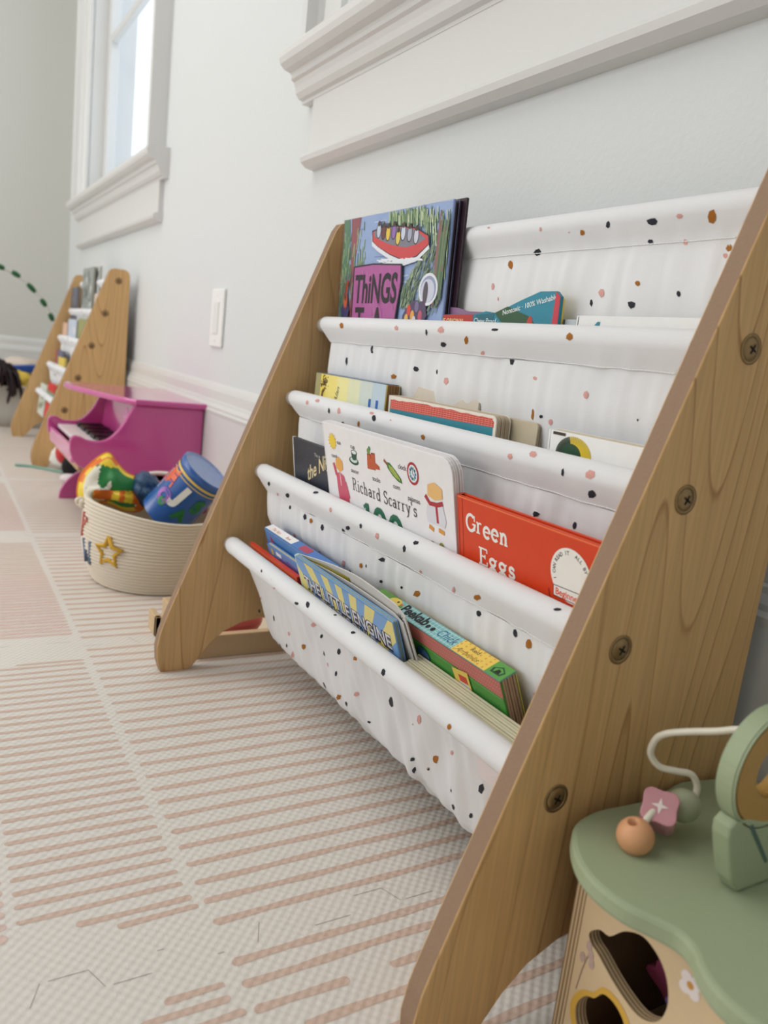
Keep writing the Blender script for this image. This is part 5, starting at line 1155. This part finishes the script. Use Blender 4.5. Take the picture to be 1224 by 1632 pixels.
p.text('S', .036, .026, -.062, (40, 120, 62), bold=.0028); p.disc(-.022, -.080, .008, (34, 140, 70)); p.text('A', .030, .008, -.088, (40, 120, 62), bold=.0024)
p.rect(-.066, -.06, -.056, -.03, (186, 40, 60)); p.rect(-.055, -.075, -.0535, -.028, (226, 226, 226))
p.build('painted_letters', t)

# ================================================================== WOODEN TRAY BEHIND THE FRONT SHELF
t = thing('wooden_tray', 'shallow pale wooden tray on the mat behind the end of the front bookshelf', 'tray', (.74, .165, 0))
MT = mat('tray_birch', (206, 178, 140), .55)
x0, x1, y0, y1, hh = -.076, .098, -.11, .070, .033
for a, b_ in (((x0, y0, 0), (x0 + .013, y1, hh)), ((x1 - .010, y0, 0), (x1, y1, hh)), ((x0 + .013, y0, 0), (x1 - .010, y0 + .010, hh)), ((x0 + .013, y1 - .010, 0), (x1 - .01, y1, hh))):
    bm = bmesh.new(); box(bm, a, b_, bev=.0012); obj('tray_side', bm, MT, t)
bm = bmesh.new(); box(bm, (x0 + .013, y0 + .01, .001), (x1 - .01, y1 - .01, .006)); obj('tray_base', bm, mat('tray_floor', (222, 208, 186), .6), t)
bm = bmesh.new(); ball(bm, (0, 0, 0), .028, sc=(1, 1.5, .9)); o = obj('toy_shell', bm, mat('rose_plastic', (208, 108, 112), .4), None, loc=(.712, .162, .036)); tag(o, 'smooth rose pink toy lying in the pale wooden tray', 'toy')

bm = bmesh.new(); box(bm, (.018, y1, 0), (.026, y1 + .030, .030), bev=.001); box(bm, (.018, y1 + .022, 0), (.060, y1 + .030, .030), bev=.001); obj('tray_handle', bm, MT, t)
# ================================================================== ACTIVITY CUBE
C0 = Vector((-.119, .1155, 0)); MG = mat('sage_paint', (160, 172, 140), .5, .3, var=.02)
t = thing('activity_cube', 'wooden activity cube with a scalloped sage green top in the front right corner', 'activity toy', (C0.x, C0.y, 0))
out = [(-.030, .218), (-.048, .229), (-.066, .233), (-.085, .231), (-.100, .224), (-.111, .220), (-.121, .222), (-.131, .229), (-.147, .235), (-.168, .234), (-.190, .226), (-.208, .210), (-.220, .190), (-.222, .165), (-.214, .145), (-.207, .1155)]
rear = [(-.214, .088), (-.224, .066), (-.222, .040), (-.208, .020), (-.186, .008), (-.162, .006), (-.140, .012), (-.119, .016), (-.098, .010), (-.072, .007), (-.046, .011), (-.026, .024), (-.012, .045), (-.006, .070), (-.003, .090), (-.008, .112), (-.0115, .132), (-.0105, .155), (-.0095, .178), (-.0155, .202)]
FL = sp2([(a - C0.x, b - C0.y) for a, b in out + rear], 4)
bm = bmesh.new(); prism(bm, FL[::-1], to_xy, .1525, .165, bev=.0028); obj('scalloped_top', bm, MG, t)
MP = mat('birch_face', (222, 196, 158), .55, .3, bump=.1, bscale=80, var=.04)
def plymat():
    m = bpy.data.materials.new('plywood_edge'); m.use_nodes = True; nt = m.node_tree; N = nt.nodes; L = nt.links
    tc = N.new('ShaderNodeTexCoord'); sp = N.new('ShaderNodeSeparateXYZ'); L.new(tc.outputs['Object'], sp.inputs[0])
    a = N.new('ShaderNodeMath'); a.operation = 'MULTIPLY'; a.inputs[1].default_value = 2 * PI / .0028; L.new(sp.outputs[0], a.inputs[0])
    f = N.new('ShaderNodeMath'); f.operation = 'SINE'; L.new(a.outputs[0], f.inputs[0])
    mx = N.new('ShaderNodeMix'); mx.data_type = 'RGBA'; mx.inputs[6].default_value = S(140, 112, 80); mx.inputs[7].default_value = S(216, 190, 152)
    r = N.new('ShaderNodeMapRange'); r.inputs['From Min'].default_value = -.6; r.inputs['From Max'].default_value = .4; L.new(f.outputs[0], r.inputs['Value']); L.new(r.outputs['Result'], mx.inputs[0])
    L.new(mx.outputs[2], N['Principled BSDF'].inputs['Base Color']); N['Principled BSDF'].inputs['Roughness'].default_value = .7; return m
MPLY = plymat()
def loc(p_): return (p_[0] - C0.x, p_[1] - C0.y, p_[2])
for xa in (-.033, -.214):
    bm = bmesh.new(); box(bm, loc((xa, .024, 0)), loc((xa + .009, .2005, .1525)), bev=.0005); obj('side_wall', bm, [MPLY], t)
bm = bmesh.new(); box(bm, loc((-.205, .024, 0)), loc((-.033, .033, .1525))); obj('side_wall', bm, MP, t)
bm = bmesh.new(); box(bm, loc((-.205, .033, .0)), loc((-.033, .1915, .008))); obj('cube_floor', bm, MP, t)
# front face with two cut-outs: rims as a triangulated sheet with holes
H1 = sp2([(-.040, .104), (-.047, .1115), (-.055, .113), (-.063, .1225), (-.072, .1285), (-.080, .130), (-.090, .126), (-.097, .118), (-.1005, .106), (-.0985, .094), (-.0925, .0865), (-.084, .083), (-.074, .0845), (-.062, .089), (-.050, .0955), (-.0425, .0985)], 3)
H2 = sp2([(-.0405, .050), (-.0425, .058), (-.047, .0645), (-.053, .068), (-.058, .0755), (-.066, .077), (-.074, .0735), (-.079, .066), (-.080, .052), (-.076, .040), (-.066, .034), (-.054, .034), (-.044, .040)], 3)
def face_with_holes(y0, y1, outer, holes, mats):
    bm = bmesh.new()
    for y in (y0, y1):
        es = []
        for lp in [outer] + holes:
            vs = [bm.verts.new((u - C0.x, y - C0.y, v)) for u, v in lp]
            es += [bm.edges.new((a, b)) for a, b in zip(vs, vs[1:] + vs[:1])]
        r = bmesh.ops.triangle_fill(bm, use_beauty=True, use_dissolve=False, edges=es)
    for lp in [outer] + holes:
        a = [bm.verts.new((u - C0.x, y0 - C0.y, v)) for u, v in lp]; b = [bm.verts.new((u - C0.x, y1 - C0.y, v)) for u, v in lp]
        for k in range(len(lp)):
            f = bm.faces.new((a[k], a[(k + 1) % len(lp)], b[(k + 1) % len(lp)], b[k])); f.material_index = 1
    bmesh.ops.recalc_face_normals(bm, faces=bm.faces)
    return bm
bm = face_with_holes(.1915, .2003, [(-.205, .0), (-.033, .0), (-.033, .1525), (-.205, .1525)], [H1, H2], None)
def plyh():
    m = MPLY.copy(); m.name = 'plywood_cut'; nt = m.node_tree
    sp = [n for n in nt.nodes if n.type == 'SEPXYZ'][0]; mm = [n for n in nt.nodes if n.type == 'MATH' and n.operation == 'MULTIPLY'][0]
    nt.links.new(sp.outputs[1], mm.inputs[0]); return m
o = obj('front_face', bm, [MP, plyh()], t)
p = Print(lambda u, v, l: (u - C0.x, .2003 - C0.y + l, v))
ring = [( -.061 + (a + .061) * 1.22, .055 + (b - .055) * 1.2) for a, b in H2]
n = len(H2)
for k in range(n):
    p.poly([H2[k], H2[(k + 1) % n], ring[(k + 1) % n], ring[k]], (222, 176, 74), lift=.0003)
for k in range(4):
    a = PI / 4 + k * PI / 2; p.disc(-.111 + .0042 * math.cos(a), .1265 + .0042 * math.sin(a), .0036, (240, 228, 226), 16)
p.disc(-.111, .1265, .0022, (206, 150, 70))
p.line([(-.038, .062), (-.040, .078), (-.043, .092)], .0006, (150, 126, 116)); 
for a, b in ((-.0445, .091), (-.0385, .0855), (-.046, .0865), (-.042, .096)): p.disc(a, b, .0022, (196, 170, 160), ry=.0034)
p.build('face_print', o)
# bead track base block and shape clock
cx, cy = C0.x, C0.y
ap = (-.048 - cx, .184 - cy)
bm = bmesh.new(); lathe(bm, [(.0075, .1652), (.0075, .1656), (.0001, .1657)], (ap[0], ap[1], 0), 20); obj('wire_socket', bm, M_dark, t)
wire = [(-.0485, .1845, .160), (-.049, .187, .172), (-.048, .176, .184), (-.045, .163, .186), (-.047, .148, .184), (-.0495, .140, .188), (-.049, .1375, .196), (-.046, .1410, .2035), (-.0405, .1490, .2045), (-.034, .1570, .2055), (-.0300, .1625, .2130), (-.0325, .1640, .2240), (-.0385, .1630, .2310), (-.050, .1595, .2375), (-.065, .154, .2445), (-.078, .149, .251), (-.094, .143, .253)]
wp = [Vector(q) - C0 for q in wire]
bm = bmesh.new(); tube(bm, spline(wp, 10), .0022, 12); obj('bead_wire', bm, mat('cream_enamel', (232, 228, 210), .3, .5), t)
def bead_obj(name, label, cat, c, r, m, axis):
    bm = bmesh.new(); pr = [(r * .30 + .0, -r * .95)] + [(r * math.sin(a), -r * math.cos(a)) for a in [PI * (.12 + .76 * k / 18) for k in range(19)]] + [(r * .30, r * .95), (r * .29, -r * .9)]
    lathe(bm, pr, (0, 0, 0), 32, 0, axis); o = obj(name, bm, m, t, loc=Vector(c) - C0); return o
o = bead_obj('round_bead', '', '', (-.0492, .1872, .1735), .0112, mat('apricot_paint', (224, 166, 122), .45), (0.05, .35, 1)); o['label'] = 'apricot round bead at the foot of the wire'
o = bead_obj('round_bead', '', '', (-.0475, .1450, .1840), .0105, mat('pale_sage_paint', (176, 184, 156), .45), (0, 1, -.4)); o['label'] = 'pale sage round bead beside the pink flower bead'
fo = sp2([(.0115 * (1 + .13 * math.cos(4 * a)) * math.cos(a + PI / 4), .0115 * (1 + .13 * math.cos(4 * a)) * math.sin(a + PI / 4)) for a in [2 * PI * k / 24 for k in range(24)]], 2)
e_n = (Vector(CPOS) - Vector((-.045, .164, .181))); e_n.z *= 2.0; e_n.normalize(); eu = Vector((0, 0, 1)).cross(e_n).normalized(); ev = e_n.cross(eu)
bm = bmesh.new(); prism(bm, fo, lambda u, v, h: eu * u + ev * v + e_n * h, -.0095, .0095, bev=.0008)
fb = obj('flower_bead', bm, mat('dusty_pink_paint', (206, 148, 156), .45), t, loc=Vector((-.0450, .1640, .1825)) - C0); fb['label'] = 'dusty pink flower shaped bead with a white star'
p = Print(lambda u, v, l: eu * u + ev * v + e_n * (.0096 + l)); 
st = []
for k in range(16): a = k * PI / 8; r = .0052 if k % 4 == 0 else .0016 if k % 4 == 2 else .0024; st.append((r * math.cos(a), r * math.sin(a)))
p.poly(st, (240, 228, 226)); p.build('star_print', fb)
# upright ring (shape gear) on its base
BL = [(.161, .1655), (.158, .1655), (.10, .1655), (.10, .2060), (.150, .2080), (.1655, .2130), (.1755, .2130), (.1800, .2095), (.1795, .203), (.174, .188), (.168, .174)]
bm = bmesh.new(); prism(bm, [(a - cy, b) for a, b in BL], to_yz, -.102 - cx, -.090 - cx, bev=.0018); obj('ring_base', bm, MG, t)
rc = (.150, .2385)
ringo = [(rc[0] - cy + .0405 * math.cos(a), rc[1] + .0345 * math.sin(a)) for a in [2 * PI * k / 56 for k in range(56)]]
bm = bmesh.new()
def annulus(bm, c, ro, ri, x0, x1, n=56, ey=1.0):
    def P_(r, x, k): a = 2 * PI * k / n; return bm.verts.new((x, c[0] + r * math.cos(a), c[1] + r * ey * math.sin(a)))
    A = [P_(ro, x0, k) for k in range(n)]; B = [P_(ro, x1, k) for k in range(n)]; Ci = [P_(ri, x0, k) for k in range(n)]; D = [P_(ri, x1, k) for k in range(n)]
    for k in range(n):
        j = (k + 1) % n
        for q in ((A[k], A[j], B[j], B[k]), (Ci[k], D[k], D[j], Ci[j]), (A[k], Ci[k], Ci[j], A[j]), (B[k], B[j], D[j], D[k])):
            f = bm.faces.new(q)
    bmesh.ops.recalc_face_normals(bm, faces=bm.faces)
    es = [e for e in bm.edges if e.calc_face_angle(0) > 1]
    bmesh.ops.bevel(bm, geom=es, offset=.0014, segments=2, affect='EDGES')
    for f in bm.faces: f.smooth = False
    return bm
cc = (rc[0] - cy, rc[1])
annulus(bm, cc, .0352, .0332, -.102 - cx, -.090 - cx); obj('ring_frame', bm, MG, t)
bm = bmesh.new(); annulus(bm, cc, .0334, .0150, -.1016 - cx, -.0905 - cx); obj('ring_disc', bm, mat('ochre_paint', (176, 138, 74), .5), t)
bm = bmesh.new(); f = bm.faces.new([bm.verts.new((-.10215 - cx, a - cy, b)) for a, b in ((.1640, .2075), (.1610, .2085), (.1380, .1800), (.1405, .1790))]); obj('slot_line', bm, mat('teal_slot', (78, 104, 96), .6), o.parent if False else t)
# coloured shapes inside the cube
for c, r_, rgb, lab in (((-.078, .150, .075), .022, (150, 66, 96), 'dark rose wooden shape seen through the upper cut-out of the activity cube'), ((-.098, .165, .080), .016, (120, 100, 150), 'lilac wooden shape lying behind the upper cut-out of the activity cube'), ((-.072, .160, .022), .014, (170, 80, 100), 'small pink block lying deep behind the lower cut-out of the cube')):
    bm = bmesh.new(); q = sp2([(r_ * (1 + .16 * math.cos(5 * a)) * math.cos(a), r_ * (1 + .16 * math.cos(5 * a)) * math.sin(a)) for a in [2 * PI * k / 20 for k in range(20)]], 2)
    prism(bm, q, lambda u, v, h: (u, h + v * .5, v), -.008, .008, bev=.002); o = obj('wooden_shape', bm, ink(*rgb), None, loc=c); tag(o, lab, 'toy block')
    if c[2] > .05:
        pass

# ================================================================== DISTANT SHELF BOOKS
def fbook(label, X, dx, zt, y, col, t_=.008, hh=.2, lean=.03, z0=None, sp_=None, prt=None, group='books on the distant bookshelf'):
    M_ = book_matrix(X, 0, zt - hh, zt, y, lean); b = book(label, group, M_, dx, hh, t_, col, kind='hard', spine=sp_ or col, pages=M_cream)
    if prt:
        p = Print(); prt(p, dx, hh); p.build('cover_print', b)
    return b
def blotch(cols, n=26, s=3):
    def f(p, w, h):
        r = random.Random(s)
        for _ in range(n): x, y, q = r.uniform(.02, w - .02), r.uniform(.02, h - .02), r.uniform(.006, .018); p.poly([(x + q * math.cos(a) * r.uniform(.6, 1), y + q * math.sin(a) * r.uniform(.6, 1)) for a in (0, 1, 2, 3, 4, 5)], r.choice(cols))
    return f
fbook('grey and black photo book standing tallest on the distant shelf', 2.66, .20, .615, .079, (150, 156, 152), prt=blotch([(60, 66, 62), (206, 210, 204), (110, 118, 110)], 34))
fbook('silver grey book behind the tallest book of the distant shelf', 2.60, .17, .618, .066, (196, 200, 198), prt=blotch([(120, 130, 130), (80, 88, 84)], 20, 5))
fbook('slate blue book at the far end of the distant top pocket', 2.785, .13, .550, .096, (88, 92, 112), prt=blotch([(120, 124, 142), (70, 74, 92)], 14, 8), hh=.15)
fbook('cream book at the near end of the distant top pocket', 2.40, .16, .528, .084, (214, 196, 176), hh=.13, prt=blotch([(180, 150, 130), (230, 220, 206)], 12, 2))
fbook('peach book at the far end of the distant second pocket', 2.77, .10, .425, .124, (222, 186, 164), hh=.13)
fbook('pale blue and white book in the distant second pocket', 2.67, .17, .440, .120, (196, 208, 226), hh=.14, prt=blotch([(226, 230, 238), (150, 170, 200)], 16, 4))
fbook('olive book at the near end of the distant second pocket', 2.49, .20, .445, .116, (150, 152, 90), hh=.14, prt=blotch([(210, 206, 150), (90, 110, 80)], 12, 6))
fbook('slate book with a red corner in the distant third pocket', 2.72, .16, .330, .150, (84, 92, 128), hh=.13, prt=lambda p, w, h: (p.rect(0, 0, .03, h, (190, 40, 50)),))
fbook('yellow book in the distant third pocket', 2.62, .14, .310, .156, (226, 196, 70), hh=.11)
fbook('bright red book tipped in the distant lowest pocket', 2.60, .15, .222, .186, (222, 50, 54), hh=.12, lean=.12)
fbook('white and green book at the far end of the distant lowest pocket', 2.78, .16, .205, .190, (214, 222, 214), hh=.11, lean=.1, prt=blotch([(110, 130, 100), (150, 170, 140)], 16, 7))
fbook('green book beside the white one in the distant lowest pocket', 2.60, .17, .196, .192, (134, 150, 118), hh=.10, lean=.05)

# ================================================================== CORNER: BIN, DOLL, HOOP
t = thing('fabric_bin', 'grey white fabric toy bin in the far corner of the room', 'storage bin', (3.24, .33, 0))
MBn = mat('bin_canvas', (206, 204, 196), .9, .1, bump=.2, bscale=200)
bm = bmesh.new(); q = rounded(.44, .56, .06, True, True)
q = [(a - .20, b - .36) for a, b in q]
def ringv(s, z): return [bm.verts.new((a * s, b * s + (-.04) * (s - 1), z)) for a, b in q]
rws = [ringv(.92, .0), ringv(.95, .06), ringv(1, .155), ringv(1.01, .160), ringv(.98, .160), ringv(.93, .03)]
for A, B in zip(rws, rws[1:]):
    for k in range(len(q)): f = bm.faces.new((A[k], A[(k + 1) % len(q)], B[(k + 1) % len(q)], B[k])); f.smooth = True
bm.faces.new(rws[0][::-1]); bm.faces.new(rws[-1]); obj('bin_body', bm, MBn, t)
bm = bmesh.new(); tube(bm, [(a * 1.015, b * 1.015, .158) for a, b in q], .006, 8, closed=True); obj('bin_rim', bm, mat('bin_binding', (222, 218, 208), .9), t)
o = cloth_blob('yellow_cloth', (3.17, .235, .160), (.08, .07, .050), mat('yellow_cloth', (222, 190, 80), .8, bump=.4, bscale=40), 0, 3.3, .25); tag(o, 'soft yellow cloth heaped in the corner toy bin', 'cloth')
bm = bmesh.new(); prism(bm, sp2([(-.10, -.02), (.10, -.025), (.115, 0), (.10, .025), (-.10, .02), (-.115, 0)], 4), to_xy, -.014, .014, bev=.005)
o = obj('blue_block', bm, mat('blue_plastic', (40, 84, 170), .4), None, loc=(3.21, .19, .224)); o.rotation_euler = (0, .1, PI / 2 + .1); tag(o, 'blue bar shaped toy lying on the cloth in the corner bin', 'toy')
o = cloth_blob('pale_cloth', (3.33, .19, .20), (.09, .12, .06), mat('blush_cloth', (222, 208, 194), .8), 0, 8.8, .3); tag(o, 'pale blush cloth piled at the back of the corner bin', 'cloth')
t = thing('doll', 'dark haired doll slumped over the rim of the corner toy bin', 'doll', (3.04, .318, .20))
MSk = mat('doll_skin', (206, 160, 132), .6)
bm = bmesh.new(); ball(bm, (0, 0, 0), .036, sc=(1, .95, 1.1)); ball(bm, (.02, -.0, -.035), .028, sc=(1.0, 1, .8)); ball(bm, (-.034, -.004, -.004), .006)
obj('doll_body', bm, MSk, t)
bm = bmesh.new(); rr = random.Random(4)
for k in range(170):
    a, e = rr.uniform(0, 2 * PI), rr.uniform(-.2, PI / 2); s_ = Vector((math.cos(a) * math.cos(e), math.sin(a) * math.cos(e), math.sin(e)))
    if s_.x < -.75 and s_.z < .35: continue
    p0 = s_ * .036; ln = rr.uniform(.05, .10); sw = Vector((rr.uniform(-.02, .02), rr.uniform(-.02, .02), 0))
    tube(bm, spline([p0, p0 + s_ * .022 + sw * .5, p0 + s_ * .034 + sw + Vector((0, 0, -ln * .45)), p0 + s_ * .030 + sw * 1.5 + Vector((0, 0, -ln))], 3), [.006] * 9 + [.002], 5)
obj('doll_hair', bm, mat('doll_hair', (36, 20, 26), .5, .4), t)
bm = bmesh.new()
for y in (-.012, .012): ball(bm, (-.035, y, .004), .0042, seg=10)
obj('doll_eyes', bm, M_dark, t)

pts = [(3.1, .62, .44), (3.1, .55, .53), (3.1, .45, .60), (3.1, .36, .617), (3.1, .308, .603), (3.1, .242, .578), (3.1, .174, .517), (3.1, .130, .455), (3.1, .100, .380), (3.1, .085, .30), (3.1, .08, .20)]
pts = [(3.02 if False else 3.04, a, b) for _, a, b in pts]
sp_ = spline([(3.10, .84, .0), (3.10, .80, .22), (3.10, .72, .41), (3.10, .58, .545), (3.10, .44, .605), (3.10, .36, .612), (3.10, .308, .603), (3.10, .242, .578), (3.10, .174, .517), (3.10, .130, .455), (3.10, .100, .380), (3.03, .066, .24), (3.0, .05, .0)], 10)
t = thing('play_arch', 'thin arch wound with green and white garland above the corner toy bin', 'play arch', (3.10, .45, 0))
bm = bmesh.new(); tube(bm, [p_ - Vector((3.10, .45, 0)) for p_ in sp_], .0068, 10); obj('arch_tube', bm, mat('arch_white', (206, 206, 198), .5), t)
for k in range(2, len(sp_) - 12, 8):
    bm = bmesh.new(); seg_ = [p_ - Vector((3.10, .45, 0)) for p_ in sp_[k:k + 6]]
    tube(bm, seg_, [.006, .009, .0105, .010, .008, .006], 10); obj('green_leaf_wrap', bm, mat('leaf_green', (36, 92, 52), .6), t)

# toys under the distant shelf
bm = bmesh.new(); ball(bm, (0, 0, 0), .03, sc=(1, .8, 1.1)); o = obj('toy_ball', bm, mat('toy_red', (196, 40, 52), .35), None, loc=(2.06, .208, .062)); tag(o, 'red toy ball half hidden under the pink piano by the distant shelf foot', 'toy ball')
t = thing('plush_toy', 'round black and white plush toy on the floor under the pink piano', 'plush toy', (1.93, .178, .0))
bm = bmesh.new(); ball(bm, (0, 0, .045), .044, 0, (1, 1.25, 1)); obj('plush_body', bm, mat('plush_black', (14, 13, 15), .9), t)
bm = bmesh.new(); ball(bm, (-.02, .02, .016), .034, 0, (1, 1.2, .48)); obj('plush_foot', bm, mat('plush_white', (222, 212, 212), .9), t)
o = cloth_blob('white_plush', (2.12, .185, .040), (.05, .055, .04), mat('plush_cream', (226, 224, 218), .9), 0, 5.5, .15); tag(o, 'white plush toy under the arch of the distant shelf side', 'plush toy')
bm = bmesh.new(); tube(bm, spline([(2.17, .325, .004), (2.15, .28, .004), (2.10, .235, .004), (2.06, .20, .004), (2.03, .16, .004), (2.05, .10, .004)], 8), .0038, 8); o = obj('green_cord', bm, mat('mint_cord', (120, 168, 150), .5), None); tag(o, 'mint green cord lying on the mat at the foot of the distant shelf', 'cord')
